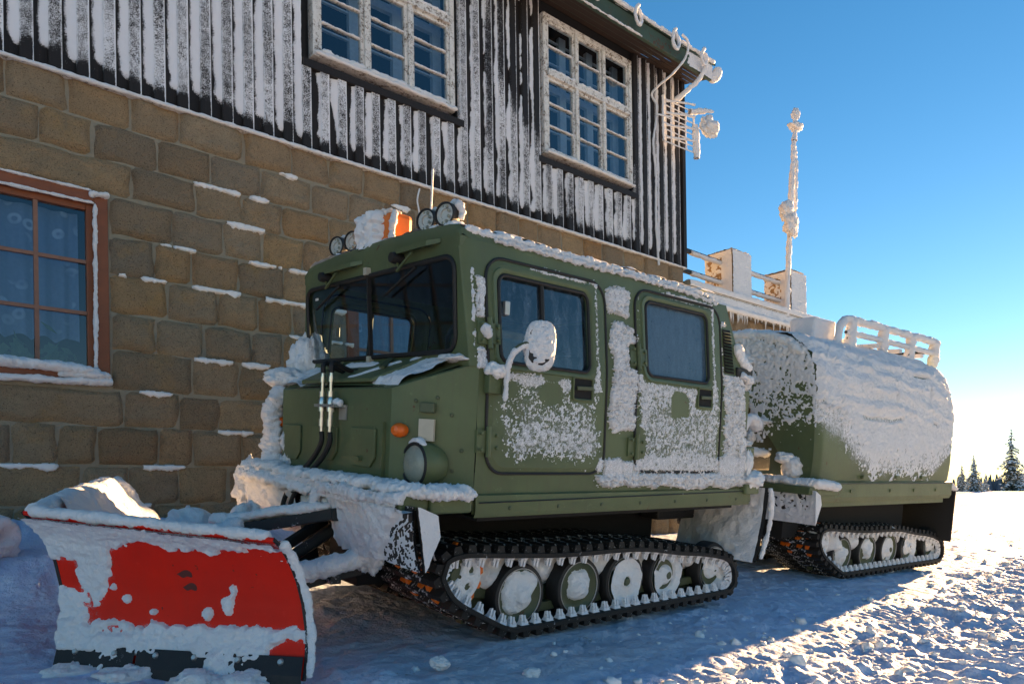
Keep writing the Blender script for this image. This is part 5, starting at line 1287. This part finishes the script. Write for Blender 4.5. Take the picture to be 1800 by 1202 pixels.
def track(M, wxs, far=False, seed=0, snowk=(0, 1, 2, 3, 4)):
    y_shift = Matrix.Translation((0, 1.03, 0)) if far else Matrix()
    m = MB(); m.grid(BELT, cu=True, cv=True); t = m.build("rubber_track", MT['track'], car, False, M @ y_shift)
    t["label"] = ("far " if far else "near ") + ("rear" if seed else "front") + " rubber track with cross bars and guide horns"
    if far:
        m = MB(); dat = np.array([v.co for v in PT.vertices]); fc = [tuple(p.vertices) for p in PT.polygons]
        for k in range(NP):
            Mb = bar_M(tp[k] - tn[k] * .055, tt[k], tn[k]); m.add([Mb @ Vector(v) for v in dat], fc)
        m.build("tread_bars", MT['tread'], t, kind="stuff"); 
        return
    for k in range(NP):
        o = bpy.data.objects.new("tread_bar", PT); link(o, t); o.matrix_basis = bar_M(tp[k] - tn[k] * .055, tt[k], tn[k])
        o = bpy.data.objects.new("guide_horn", PH); link(o, t); o.matrix_basis = bar_M(tp[k] - tn[k] * .080, -tt[k], -tn[k])
    hv = np.array([v.co for v in PH.vertices]); hf = [tuple(p.vertices) for p in PH.polygons]; m = MB()
    for k in range(NP):
        Mb = bar_M(tp[k] - tn[k] * .080, -tt[k], -tn[k])
        for dy in (.20, .36, .52): m.add([Mb @ Vector((v[0], v[1] + dy, v[2])) for v in hv], hf)
    m.build("inner_guide_horns", MT['horn'], t, kind="stuff")
    # snow caught on the tread at the front and top
    r = np.random.default_rng(40 + seed); m = MB()
    for q in range(150):
        k = r.integers(0, 220); u_ = lp[k]
        if not (u_[0] < .0 or u_[1] > .35): continue
        y = r.uniform(Y0 + .03, Y1 - .05); c = ip[k] + nout[k] * .010; e = np.array([c[0], y, c[1]]); tx = np.array([lt[k][0], 0, lt[k][1]]); ny_ = np.array([nout[k][0], 0, nout[k][1]])
        L = r.uniform(.012, .055); w = r.uniform(.008, .024); h = r.uniform(.010, .030)
        pts = [e - np.array([0, L, 0]), e + np.array([0, L, 0]), e + tx * w, e - tx * w, e + ny_ * h]
        m.add(pts, [(0, 2, 4), (2, 1, 4), (1, 3, 4), (3, 0, 4)])
    m.build("tread_snow", MT['snow_soft'], t, True, kind="stuff")
    # drive sprocket
    sx, sz = -.335, .385; prof = []; nT = 13
    for i in range(nT * 6):
        a = 2 * math.pi * i / (nT * 6); ph = (i % 6) / 6; rr = .178 if ph in (0, 1/6, 2/6) else (.155 if ph > .5 else .165); prof.append((rr * math.cos(a), rr * math.sin(a)))
    for yc in (-.70, -.50):
        m = MB(); m.prism(prof, lambda a, b: (sx + a, yc - .016, sz + b), lambda a, b: (sx + a, yc + .016, sz + b)); sp = m.build("drive_sprocket", MT['orange'], car, False, M)
        if yc == -.70:
            m = MB(); m.lathe([(0, -.02), (.05, -.02), (.06, -.008), (.135, -.006), (.140, .0)], (sx, -.718, sz), (0, 1, 0), 30); hubp = m.build("sprocket_hub", MT['green_d'], sp, True)
            th = np.linspace(0, 2*np.pi, 61); rr = np.linspace(.01, .138, 18); T, RR = np.meshgrid(th, rr); P = P3(sx + RR * np.cos(T), -.728 + 0 * RR, sz + RR * np.sin(T))
            hole = np.minimum.reduce([np.hypot(P[..., 0] - sx - .09 * math.cos(a), P[..., 2] - sz - .09 * math.sin(a)) for a in np.arange(6) * math.pi / 3 + .3])
            frost("sprocket_snow", sp, MT['snow_soft'], P, P3(0 * RR, -1 + 0 * RR, 0 * RR), .8 - 2.2 * (hole < .022) - 1.2 * (np.cos(T - 2.6) > .3), .020, 120 + seed, 24, .3)
    # sprocket teeth showing through the belt windows at the front
    for zz in (.48, .395, .29):
        k = int(np.argmin(np.abs(lp[:, 1] - zz) + 10 * (lp[:, 0] > -.3))); n_ = nout[k]; t_ = lt[k]
        for yc in (-.45, -.62):
            c = ip[k]; Mb = bar_M(c, t_, n_); m = MB()
            m.add([Mb @ Vector(v) for v in ((-.026, yc - .03, -.01), (.026, yc - .03, -.01), (.026, yc + .035, -.01), (-.026, yc + .035, -.01), (-.016, yc - .018, .030), (.012, yc - .018, .034), (.012, yc + .028, .026), (-.016, yc + .028, .026))], [(4, 5, 6, 7), (0, 1, 5, 4), (1, 2, 6, 5), (2, 3, 7, 6), (3, 0, 4, 7)])
            m.build("sprocket_tooth", MT['orange'], t)
    for k, x in enumerate(wxs): wheel(car, x, .232 if k < 4 else .235, M, snowk[k], seed + k)
    # snow packed inside the track
    u, v = np.meshgrid(np.linspace(-.16, 2.02, 150), np.linspace(.20, .50, 36)); P = P3(u, -.63 + 0 * u, v)
    bl = .10 * np.clip(fbm(P * 3.2 + seed, 3, 7) + .25, 0, 1) + .02 * fbm(P * 12, 3, 9); bl = bl * sstep(.19, .27, v) - .06 * (1 - sstep(.19, .30, v + .05 * fbm(P * 5, 3, 11)))
    v = np.minimum(v, np.interp(u, [-.4, -.06, .87, 1.46, 1.75, 2.05], [.50, .47, .435, .375, .345, .29])); P = P3(u, -.63 + 0 * u, v)
    bl = bl + .08 * np.exp(-((u + .02) / .10) ** 2 - ((v - .32) / .10) ** 2) + .07 * np.exp(-((u - .30) / .10) ** 2 - ((v - .36) / .08) ** 2)
    pk = MB(); pk.grid(P - np.stack([0 * u, bl, 0 * u], -1)); pk.build("packed_snow", MT['snow_soft'], car, True, M, kind="stuff", angle=180)
    m = MB(); m.box((-.2, -.60, .08), (1.9, -.55, .30)); m.beam((-.35, -.62, .32), (.10, -.62, .24), .06, .10); m.beam((.1, -.655, .13), (2.0, -.655, .15), .04, .05); m.build("suspension_beam", MT['green_d'], car, False, M)
I4 = Matrix()
track(I4, WX, False, 0); track(I4, WX, True, 0)
track(M2, WXR, False, 10, (1, 1, 5, 4, 4)); track(M2, WXR, True, 10)

# ------------------------------------------------------------------ rear cabin
RP = spline([(-.91, .80), (-.925, .90), (-.945, 1.15), (-.935, 1.45), (-.905, 1.75), (-.85, 2.00), (-.76, 2.14), (-.60, 2.235), (-.35, 2.29), (0, 2.31), (.35, 2.29), (.60, 2.235), (.76, 2.14), (.85, 2.0), (.905, 1.75), (.945, 1.15), (.91, .80)], 120)
sarc = np.r_[0, np.cumsum(np.linalg.norm(np.diff(RP, axis=0), axis=1))]
def rprof(s): return np.interp(s, sarc, RP[:, 0]), np.interp(s, sarc, RP[:, 1])
XA, XB = -.87, 1.86
def rsurf(x, s):
    x, s = np.broadcast_arrays(np.asarray(x, float), np.asarray(s, float)); y, z = rprof(s)
    e = np.clip((x - XA) / .07, 0, 1); e2 = np.clip((XB - x) / .10, 0, 1)
    k = 1 - .05 * (1 - e) ** 2 - .05 * (1 - e2) ** 2
    rake = -.10 * sstep(1.5, 2.4, z) * sstep(.9, 1.86, x)
    return P3(x + rake, y * k, 1.4 + (z - 1.4) * (1 - (1 - k) * .5))
def rnorm(s):
    y1_, z1_ = rprof(s + .01); y0_, z0_ = rprof(s - .01); d = np.stack([y1_ - y0_, z1_ - z0_], -1); d = d / (np.linalg.norm(d, axis=-1, keepdims=True) + 1e-9)
    return P3(0 * s, -d[..., 1], d[..., 0])
m = MB(); xs = np.r_[np.linspace(XA, XA + .07, 5), np.linspace(XA + .1, XB - .12, 10), np.linspace(XB - .10, XB, 5)]
X_, S_ = np.meshgrid(xs, sarc); G = rsurf(X_, S_); m.grid(G)
for e in (0, -1):
    lo = G[:, e]; c = lo.mean(0); rows = np.array([c + (lo - c) * q for q in (1, .7, .35, .02)]); m.grid(rows)
m.box((XA + .05, -.90, .74), (XB - .05, .90, .81))
rb = m.build("rear_cabin_body", MT['green'], car, True, M2, angle=45); rb["label"] = "rear cabin of the vehicle, thickly plastered with wind blown rime"
m = MB(); m.box((XA + .1, -.6, .42), (XB - .3, .6, .74)); m.build("rear_hull_underside", MT['dark'], car, False, M2)
# rime over side and roof
xs = np.arange(XA - .005, XB + .005, .0105); ss = np.arange(.03, sarc[-1] * .62, .0105); X_, S_ = np.meshgrid(xs, ss)
P = rsurf(X_, S_); N = rnorm(S_); z = P[..., 2]
wob = fbm(P3(X_ * 6, S_ * 6, 2), 4, 31)
zb = np.interp(X_, [-.9, -.6, -.35, -.1, .2, .5, 1.4, 1.65, 1.86], [1.40, 1.34, 1.20, 1.05, .98, 1.0, 1.02, 1.20, 1.36]) + .12 * wob
dens = -1.0 + 1.15 * sstep(-.06, .04, z - zb) + .75 * sstep(.05, .40, z - zb)
gran = 1 - sstep(.10, .55, z - zb)
dens = dens - .45 * gran * sstep(.2, -.5, X_)
line = lambda a, b, w: np.exp(-((a - b) / w) ** 2)
for (xx, z0, z1) in ((.50, 1.68, 2.0), (1.28, 1.62, 2.02)): dens -= 1.5 * line(X_ + .03 * (z - 1.8), xx, .012) * sstep(z0, z0 + .03, z) * (1 - sstep(z1, z1 + .03, z)) * (vn(P * 22, 3) > -.25)
dens -= 1.6 * line(z, 2.03, .010) * sbox(X_, z, .95, 1.30, 1.9, 2.2, .03)
dens -= 1.7 * line(z, 1.575 + .02 * vn(P3(X_ * 5, 0, 0), 3), .016) * (vn(P3(X_ * 9, 1, 0), 7) > .12) * sbox(X_, z, -.15, 1.5, 1, 2, .05)
dens -= 1.8 * (np.hypot(X_ - .72, (z - 1.28)) < .022) + 1.6 * (np.hypot(X_ - .55, (z - 1.28)) < .014) + 1.6 * (np.hypot(X_ - 1.05, (z - 1.14)) < .022)
warp = .10 * fbm(P3(X_ * 1.6, S_ * 2.0, 5), 3, 41)
rid = np.sin((z + .10 * X_ + warp) * 2 * math.pi / .15 + 2.2 * fbm(P3(X_ * 2.6, S_ * 5, 1), 3, 43))
rid2 = fbm(P3(X_ * 3.2, S_ * 17, 3), 4, 45)
extra = (.010 * np.clip(rid, -.5, 1) + .020 * rid2 + .020) * sstep(1.38, 1.75, z) * (1 - .8 * sstep(1.6, 1.84, X_)) + .014 * fbm(P * 9, 3, 47) * sstep(1.1, 1.3, z)
frost("cabin_rime", rb, MT['rime'], P - N * .002, N, dens, .014, 51, 70, .95, None, .006, np.clip(extra, 0, .12))
k_ = 3; dd_ = dens[::k_, ::k_]; F_ = grid_faces(*dd_.shape); kp = (z[::k_, ::k_].ravel()[F_] < 1.75).all(1); V_, F2_, u_ = compress((P + N * .0025)[::k_, ::k_], F_[kp])
zf_ = np.interp(X_, [-.9, -.6, -.35, -.1, .2, 1.4, 1.86], [1.30, 1.22, 1.10, .98, .93, .93, 1.2]); fd_ = -.30 + .55 * sstep(-.08, .25, z - zf_ + .08 * wob)
mesh_obj("rime_film", V_, F2_, MT['film'], rb, True, None, "stuff", {"dens": fd_[::k_, ::k_].ravel()[u_]})
# rime on its front wall
u, v = np.meshgrid(np.linspace(-.92, .60, 150), np.linspace(.86, 2.30, 150)); P = P3(XA + .001 + 0 * u, u, v)
inside = np.abs(u) < .96 * np.interp(v, [.8, 1.15, 1.45, 1.75, 2.0, 2.14, 2.235, 2.29, 2.31], [.91, .945, .935, .905, .85, .76, .60, .35, .02])
zb = np.interp(u, [-.95, -.75, -.45, -.2, .4], [1.40, 1.40, 1.32, 1.28, 1.28]) + .12 * fbm(P * 7, 3, 33)
dens = np.where(inside, -.85 + .95 * sstep(-.12, .20, v - zb) + .45 * sstep(.2, .6, v - zb), -3)
dens -= .5 * sbox(u, v, -.22, .30, 1.2, 1.72, .01) * (dens > -2)
frost("cabin_rime", rb, MT['rime'], P, P3(-1 + 0 * u, 0 * u, 0 * u), dens, .012, 57, 75, 1.1, None, .004, .02 * sstep(1.9, 2.2, v))
snow_roll("cabin_rime", rb, MT['snow_soft'], [(XA + .02, .35, 2.265), (XA + .02, -.1, 2.28), (XA + .02, -.45, 2.23), (XA + .03, -.74, 2.08)], .055, 70, 12, .35, 9, 61, .8, taper=.03)
for k, (y, zz, rx, rz) in enumerate(((-.34, 1.48, .13, .03), (-.28, 1.33, .03, .06), (-.10, 2.03, .14, .07))): lump("ledge_snow", rb, MT['snow_soft'], (XA - .03, y, zz), (.05, rx, rz), 130 + k, .5, 6, 14, kind="stuff")
# roof hatch box and rack
m = MB(); m.box((-.32, -.48, 2.22), (.06, -.20, 2.50)); hb_ = m.build("roof_ventilator", MT['rime'], car, False, M2, bevel=.03)
rk = MB(); rk.tube(spline([(-.09, -.58, 2.26), (-.06, -.58, 2.42), (.02, -.58, 2.50), (.10, -.58, 2.515)], 12), .022, 8); rk.tube([(.10, -.58, 2.515), (1.1, -.58, 2.515), (2.02, -.58, 2.505)], .022, 8); rk.tube([(.05, -.58, 2.39), (1.1, -.58, 2.39), (2.02, -.58, 2.385)], .014, 8)
rk.tube([(.05, .45, 2.40), (1.1, .45, 2.41), (2.02, .45, 2.39)], .018, 8); rk.tube([(2.0, -.58, 2.40), (2.0, .45, 2.40)], .018, 8)
rack = rk.build("roof_rack", MT['steel_b'], car, True, M2)
for k, zz in ((0, 2.515), (1, 2.39)):
    snow_roll("rack_rime", rack, MT['rime'], [(.06, -.583, zz), (1.0, -.583, zz), (2.03, -.583, zz - .008)], .036 if k == 0 else .026, 130, 9, .35, 20, 70 + k, 1.0, taper=.01)
snow_roll("rack_rime", rack, MT['rime'], [(-.09, -.583, 2.26), (-.06, -.583, 2.42), (.02, -.583, 2.50), (.09, -.583, 2.515)], .036, 30, 9, .3, 20, 73, 1.0, taper=.02)
snow_roll("rack_rime", rack, MT['rime'], [(.3, .45, 2.41), (1.1, .45, 2.41), (2.02, .45, 2.39)], .03, 60, 9, .4, 18, 74, 1.0, taper=.02)
for x in (.14, .78, 1.38, 1.96):
    m = MB(); m.box((x - .035, -.60, 2.22), (x + .035, -.565, 2.52)); p = m.build("rack_post", MT['steel_b'], car, False, M2)
    snow_roll("rack_rime", p, MT['rime'], [(x, -.587, 2.22), (x, -.587, 2.36), (x, -.587, 2.53)], .052, 26, 10, .3, 16, int(x * 10), .8, taper=.03)
for x in (.25, .7, 1.2, 1.7):
    m = MB(); m.beam((x, -.58, 2.33), (x, .45, 2.33), .05, .04); m.build("rack_slat", MT['rime'], car, False, M2)
# sill, flaps, hitch
m = MB(); m.grid(np.array([P3(np.linspace(XA, XB, 10), -yy, zz) for yy, zz in ((.935, .975), (.955, .965), (.958, .83), (.94, .79), (.7, .80))])); m.build("rear_sill", MT['green'], car, False, M2)
m = MB()
for x, za in ((-.30, .87), (.45, .87), (.95, .87), (1.45, .87), (-.1, 1.0), (.55, 1.0), (1.1, 1.0)):
    m = MB(); m.box((x, -.966, za), (x + .075, -.942, za + .03)); m.build("sill_cleat", MT['green'], car, False, M2)
m = MB(); m.tube(P3(np.linspace(XA + .02, XB, 14), -.957, .955), .004, 5); m.build("rear_sill_seam", MT['steel_b'], car, True, M2)
m = MB(); m.box((XA - .16, -.99, .86), (XA + .02, .9, .93)); m.box((XA + .0, -.985, .85), (XA + .32, -.94, .92)); rs = m.build("rear_front_step", MT['green'], car, False, M2, bevel=.01)
snow_roll("step_snow", rs, MT['snow_soft'], [(XA - .07, .0, .95), (XA - .08, -.4, .96), (XA - .08, -.8, .955), (XA - .04, -.98, .955), (XA + .10, -.99, .945), (XA + .28, -.98, .935)], .055, 110, 12, .4, 12, 81, .7, taper=.03)
u, v = np.meshgrid(np.linspace(-1.02, -.25, 70), np.linspace(.60, .90, 36)); P = P3(XA - .13 + .03 * np.sin(u * 5) + .04 * ((.9 - v) / .3) ** 2, u, v)
fl = MB(); fl.grid(P); fl.grid(P + (.012, 0, 0)); fo = fl.build("track_flap", MT['rubber'], car, True, M2)
frost("flap_rime", fo, MT['rime'], P - (.001, 0, 0), P3(-1 + 0 * u, 0 * u, 0 * u), .25 + .75 * sstep(.74, .64, v) + .8 * sstep(.86, .9, v) + .7 * sstep(-.93, -1.0, u), .012, 91, 75, .9)
m = MB(); m.prism([(XA - .13, .90), (XA - .05, .86), (XA - .02, .78), (XA - .09, .60)], lambda x, z_: (x, -1.03, z_), lambda x, z_: (x, -1.022, z_)); m.build("flap_side", MT['rime'], car, False, M2)
m = MB(); m.box((1.98, -.95, .30), (2.0, -.25, .90)); m.box((1.86, -.90, .80), (2.0, -.30, .88)); m.build("rear_mud_flap", MT['rubber'], car, False, M2)
u, v = np.meshgrid(np.linspace(-.96, -.2, 50), np.linspace(.82, .95, 14))
snow_roll("rear_step_snow", car, MT['rime'], [(1.86, -.93, .93), (1.93, -.93, .91), (2.0, -.93, .88)], .04, 24, 9, .6, 16, 95, .7, M2, taper=.2)
m = MB(); m.beam((1.75, -.30, .62), (3.62, -.12, .58), .16, .14); m.beam((2.55, -.25, .98), (3.66, -.10, .98), .10, .14); m.beam((2.9, -.15, .45), (2.9, -.15, 1.1), .18, .2, (1, 0, 0)); ht = m.build("steering_hitch", MT['steel_b'], car, bevel=.015)
snow_roll("hitch_snow", ht, MT['snow_soft'], [(2.55, -.27, 1.07), (2.9, -.24, 1.08), (3.3, -.18, 1.075), (3.6, -.14, 1.06)], .055, 60, 11, .35, 12, 97, .7, taper=.05)
snow_roll("hitch_hose_rime", ht, MT['rime'], [(2.5, -.42, 1.02), (2.65, -.40, 1.08), (2.75, -.38, 1.22), (2.85, -.36, 1.33), (3.0, -.34, 1.35), (3.1, -.34, 1.28)], .05, 60, 11, .45, 13, 98, 1, taper=.06)
lump("hitch_snow", ht, MT['snow_soft'], (3.52, -.46, .95), (.09, .10, .10), 150, .3, 4, 16, kind="stuff"); lump("hitch_snow", ht, MT['snow_soft'], (3.48, -.40, 1.04), (.12, .08, .05), 151, .3, 4, 16, kind="stuff")
# ------------------------------------------------------------------ V snow plough in front of the vehicle
pl = empty("snow_plough", (1.0, 3.75, -.80)); PI_ = Matrix.Translation((-1.0, -3.75, .80))
def WP(o): o.matrix_parent_inverse = PI_; return o
tag(pl, "red V shaped snow plough caked with snow, mounted ahead of the tracked vehicle", "snow plough")
PROF = np.array([(.0, .0), (-.035, .10), (-.066, .22), (-.082, .36), (-.083, .52), (-.064, .68), (-.026, .82), (.022, .92), (.062, .985), (.085, 1.0)])
def wing(A, B, hA, hB, nf, shear):
    A = np.array(A, float); B = np.array(B, float); d = B - A; n = np.array([nf[0], nf[1], 0]); dn = d / np.linalg.norm(d)
    def fn(s, h, off=0.0):
        s, h = np.broadcast_arrays(np.asarray(s, float), np.asarray(h, float))
        o = np.interp(h, PROF[:, 1], PROF[:, 0]); hh = hA + (hB - hA) * s
        g = (np.interp(h + .02, PROF[:, 1], PROF[:, 0]) - np.interp(h - .02, PROF[:, 1], PROF[:, 0])) / .04 / .75
        nn = n[None] / np.sqrt(1 + g[..., None] ** 2) + np.array([0, 0, 1.0]) * (-g / np.sqrt(1 + g * g))[..., None]
        P = A + d * s[..., None] + n * o[..., None] + np.array([0, 0, 1.0]) * (h * hh)[..., None] + dn * (shear * h)[..., None]
        return P + nn * np.asarray(off)[..., None], nn
    return fn
ax, bx, cx_ = (.592, 4.04, -.80), (1.360, 3.005, -.80), (1.13, 5.16, -.64)
near = wing(ax, bx, .745, .615, (-.803, -.596), -.085)
farw = wing(ax, cx_, .745, .74, (-.904, .427), -.02)
hs = np.linspace(0, 1, 26)
for fn, lab in ((near, "near wing of the plough, half of its red paint showing through packed snow"), (farw, "far wing of the plough with sunlit snow on its back")):
    m = MB(); U, H = np.meshgrid(np.linspace(0 if fn is near else .10, 1, 12), hs); m.grid(fn(U, H)[0]); m.grid(fn(U, H, -.014 + 0 * U)[0])
    for e in (0.0 if fn is near else .10, 1.0): m.grid(np.array([fn(np.full(26, e), hs)[0], fn(np.full(26, e), hs, np.full(26, -.014))[0]]))
    w = WP(m.build("plough_blade", MT['red'], pl, True, angle=50)); w["label"] = lab
    m = MB(); q = fn(np.linspace(0 if fn is near else .1, 1, 14), np.full(14, .995), np.full(14, -.004))[0]; m.tube(q, .012, 8); m.build("top_lip", MT['red'], w, True)
    if fn is near:
        m = MB(); q = fn(np.full(26, 1.0), hs, np.full(26, -.007))[0]; m.tube(q, .010, 6); m.build("end_rib", MT['steel_b'], w, True)
        m = MB(); q = fn(np.full(26, 0.0), hs, np.full(26, -.007))[0]; m.tube(q, .014, 6); m.build("hinge_rib", MT['steel_b'], w, True)
    # cutting edge in segments, bolted
    for a, b in ((.0 if fn is near else .1, .335), (.345, .66), (.67, 1.0)):
        m = MB(); s = np.linspace(a, b, 5); rows = [fn(s, np.full(5, .145), np.full(5, .004))[0], fn(s, np.full(5, .145), np.full(5, .020))[0], fn(s, np.full(5, .02), np.full(5, .022))[0], fn(s, np.full(5, .0), np.full(5, .020))[0] - (0, 0, .05), fn(s, np.full(5, .0), np.full(5, .0))[0] - (0, 0, .05)]
        m.grid(np.array(rows)); ce = m.build("cutting_edge", MT['steel_b'], w)
        for k in range(2):
            c, n_ = fn(np.array([a + (b - a) * (.25 + .5 * k)]), np.array([.105]), np.array([.020])); m = MB(); m.lathe([(0, .012), (.010, .012), (.016, .004), (.016, -.002)], c[0], n_[0], 10); m.build("bolt", MT['alu'], ce, True)
    if fn is near:
        for k, (s, h, L) in enumerate(((.555, .665, .085), (.565, .575, .078))):
            t = np.linspace(-1, 1, 15); top = fn(s + L / 1.36 * .5 * t * 1.0, h + .030 * np.sqrt(1 - t * t * .98) + .012 * np.sin(t * 2), np.full(15, .0015))[0]; bot = fn(s + L / 1.36 * .5 * t, h - .018 * np.sqrt(1 - t * t * .98) + .006 * np.sin(t * 5 + k), np.full(15, .0015))[0]
            m = MB(); m.grid(np.array([top, bot])); m.build("scuff_mark", MT['scuff'], w)
        S_, H_ = np.meshgrid(np.linspace(-.004, 1.004, 190), np.linspace(.0, 1.0, 130)); P, N = near(S_, H_)
        wob = fbm(P * 8, 4, 3); wv = fbm(P * 22, 3, 6)
        s2 = S_ + .06 * wob + .02 * wv; h2 = H_ + .07 * wob + .04 * wv
        red = sstep(-.04, .03, s2 - (.02 + .36 * h2)) * sstep(.29, .36, h2) * (1 - sstep(.85, .89, h2 + .03 * S_))
        red = np.maximum(red, sbox(s2, h2, .0, .085, .50, .70, .03))
        red = np.maximum(red, sbox(s2 - .4 * (h2 - .2), h2, .88, 1.2, .05, .22, .04))
        red = np.maximum(red, .8 * sbox(s2, h2, .84, 1.1, .84, .93, .025))
        red = np.maximum(red, sstep(.55, .7, vn(P * 13, 12)) * sbox(S_, H_, .1, .45, .25, .42, .08))
        dens = .75 - .75 * sbox(S_, H_, .02, .34, .22, .52, .08) * sstep(-.1, .4, wob + .25) - 1.9 * red - 2.0 * sbox(S_, H_, -.1, 1.1, -.1, .10, .02) * (vn(P * 6, 15) > -.25) + 1.9 * red * (sstep(.62, .72, vn(P * 17, 8)) * (h2 < .62))
        ex = .045 * np.clip(wob + .35, 0, 1) * sstep(.5, .25, H_) + .02 * sstep(.85, .98, H_) + .004 * vn(P * 45, 17) + .003 * vn(P * 90, 18) + .004
        frost("blade_snow", w, MT['snow_soft'], P, N, dens, .012, 9, 48, .62, None, .004, ex)
        sm = dens.copy()
        for _ in range(40): sm[1:-1, 1:-1] = (sm[:-2, 1:-1] + sm[2:, 1:-1] + sm[1:-1, :-2] + sm[1:-1, 2:]) / 4
        mesh_obj("snow_film", P + N * .002, grid_faces(*S_.shape), MT['film'], w, True, None, "stuff", {"dens": np.clip(.06 + .24 * sm - .25 * (H_ < .12), -.6, .4)})
        snow_roll("lip_snow", w, MT['snow_soft'], [near(np.array([s]), np.array([.99]), np.array([-.01]))[0][0] + (0, 0, .012) for s in np.linspace(0.02, .98, 12)], .032, 170, 11, .28, 17, 5, .8, taper=.03)
        snow_roll("end_snow", w, MT['snow_soft'], [near(np.array([1.0]), np.array([h]), np.array([-.015]))[0][0] + (.012, -.01, 0) for h in np.linspace(.02, .97, 10)], .020, 90, 9, .5, 18, 7, .8, taper=.03)
        for k, s in enumerate((.10, .33, .62, .80)):
            c = near(np.array([s]), np.array([0.0]), np.array([.05]))[0][0]; WP(lump("blade_foot_snow", pl, MT['snow_soft'], (c[0], c[1], c[2] - .03), (.13, .10, .055), 160 + k, .45, 5, 14, kind="stuff"))
    else:
        S_, H_ = np.meshgrid(np.linspace(.12, 1.0, 110), np.linspace(.25, 1.0, 90)); P, N = farw(S_, H_, -.016 + 0 * S_); ex = .05 * np.clip(fbm(P * 4, 3, 9) + .3, 0, 1) + .12 * sstep(.9, .55, H_) * S_
        frost("blade_snow", w, MT['snow_soft'], P, -N, .8 + 0 * S_, .03, 19, 11, .2, None, .004, ex)
        snow_roll("lip_snow", w, MT['snow_soft'], [farw(np.array([s]), np.array([.99]), np.array([-.0]))[0][0] + (0, 0, .018) for s in np.linspace(-.02, 1.0, 12)], .052, 150, 12, .3, 11, 15, .75, taper=.04)
        q = [farw(np.array([s]), np.array([h]), np.array([-.05]))[0][0] for s, h in ((.98, 1.0), (1.0, .88), (1.01, .72), (1.02, .55), (1.02, .35))]
        snow_roll("end_snow", w, MT['snow_soft'], q, .06, 70, 12, .35, 10, 17, .8, taper=.05)
# mounting frame
m = MB()
for p, q, a, b in (((1.44, 3.93, -.17), (1.80, 3.50, -.09), .07, .06), ((1.44, 3.93, -.17), (1.92, 4.25, -.08), .07, .06), ((1.78, 3.48, -.10), (1.92, 4.25, -.08), .06, .06), ((1.00, 3.88, -.30), (1.46, 3.92, -.18), .08, .07)): m.beam(p, q, a, b)
fr = WP(m.build("lift_frame", MT['steel_b'], pl, bevel=.006))
snow_roll("frame_snow", fr, MT['snow_soft'], [(1.30, 4.02, -.12), (1.44, 3.95, -.105), (1.62, 3.73, -.07), (1.78, 3.54, -.05)], .050, 70, 11, .4, 12, 3, .6, taper=.1)
snow_roll("frame_snow", fr, MT['snow_soft'], [(1.80, 3.56, -.03), (1.86, 3.85, -.02), (1.92, 4.2, -.02)], .060, 60, 11, .35, 11, 4, .7, taper=.1)
snow_roll("frame_snow", fr, MT['snow_soft'], [(1.05, 3.9, -.24), (1.25, 3.92, -.20), (1.45, 3.94, -.13)], .07, 50, 11, .4, 10, 6, .6, taper=.15)
m = MB()
for y in (3.50, 4.25): m.beam((.98, y * .5 + 1.95, -.55), (2.02, y, -.36), .07, .09)
m.beam((1.75, 3.45, -.42), (1.80, 4.3, -.40), .06, .07); la = WP(m.build("push_arms", MT['steel_b'], pl, bevel=.006))
snow_roll("arm_snow", la, MT['snow_soft'], [(1.25, 3.55, -.46), (1.5, 3.50, -.40), (1.75, 3.44, -.35), (1.92, 3.40, -.30)], .065, 60, 11, .4, 11, 8, .8, taper=.1)
lump("arm_snow", la, MT['snow_soft'], (1.93, 3.42, -.30), (.09, .09, .10), 170, .45, 6, 16, kind="stuff")
m = MB()
for y in (3.72, 3.98): m.tube([(1.30, y, -.50), (1.70, y, -.28), (1.95, y, -.14)], .024, 9); m.tube([(1.55, y, -.365), (1.95, y, -.14)], .034, 9)
WP(m.build("lift_rams", MT['steel_b'], pl, True))
m = MB(); m.box((1.66, 3.94, -.30), (1.72, 4.02, -.25)); m.box((1.58, 3.82, -.33), (1.64, 3.9, -.27)); WP(m.build("amber_marker", MT['amber'], pl, bevel=.01))

# loose snow blocks thrown over the frame and against the wall
def chunk(c, rad, seed, label):
    tag(lump("snow_block", None, MT['snow_soft'], c, rad, seed, .55, 4.5, 16, cut=.25), label, "snow block", "snow blocks round the plough")
chunk((1.30, 4.32, -.17), (.15, .13, .12), 201, "angular snow block lying left on the plough frame in front of the stone wall")
chunk((1.44, 4.22, -.20), (.14, .15, .10), 202, "low snow block wedged behind the near plough wing under the frame arm")
chunk((1.62, 4.30, -.12), (.11, .09, .10), 203, "pointed snow block on the plough frame nearest the bumper")
chunk((.42, 5.55, -.22), (.22, .16, .17), 204, "tall snow block at the left edge beside the plough tip")
chunk((.05, 5.45, -.36), (.24, .2, .13), 205, "snow block at the lower left edge of the picture by the wall")
chunk((1.98, 2.86, -.80), (.045, .05, .035), 206, "small snow lump on the ground between plough and front track")
chunk((1.76, 2.62, -.88), (.06, .05, .035), 207, "small snow lump at the bottom edge of the picture right of the plough")
chunk((2.35, 2.62, -.87), (.05, .045, .03), 208, "small snow lump on the ground before the front track")
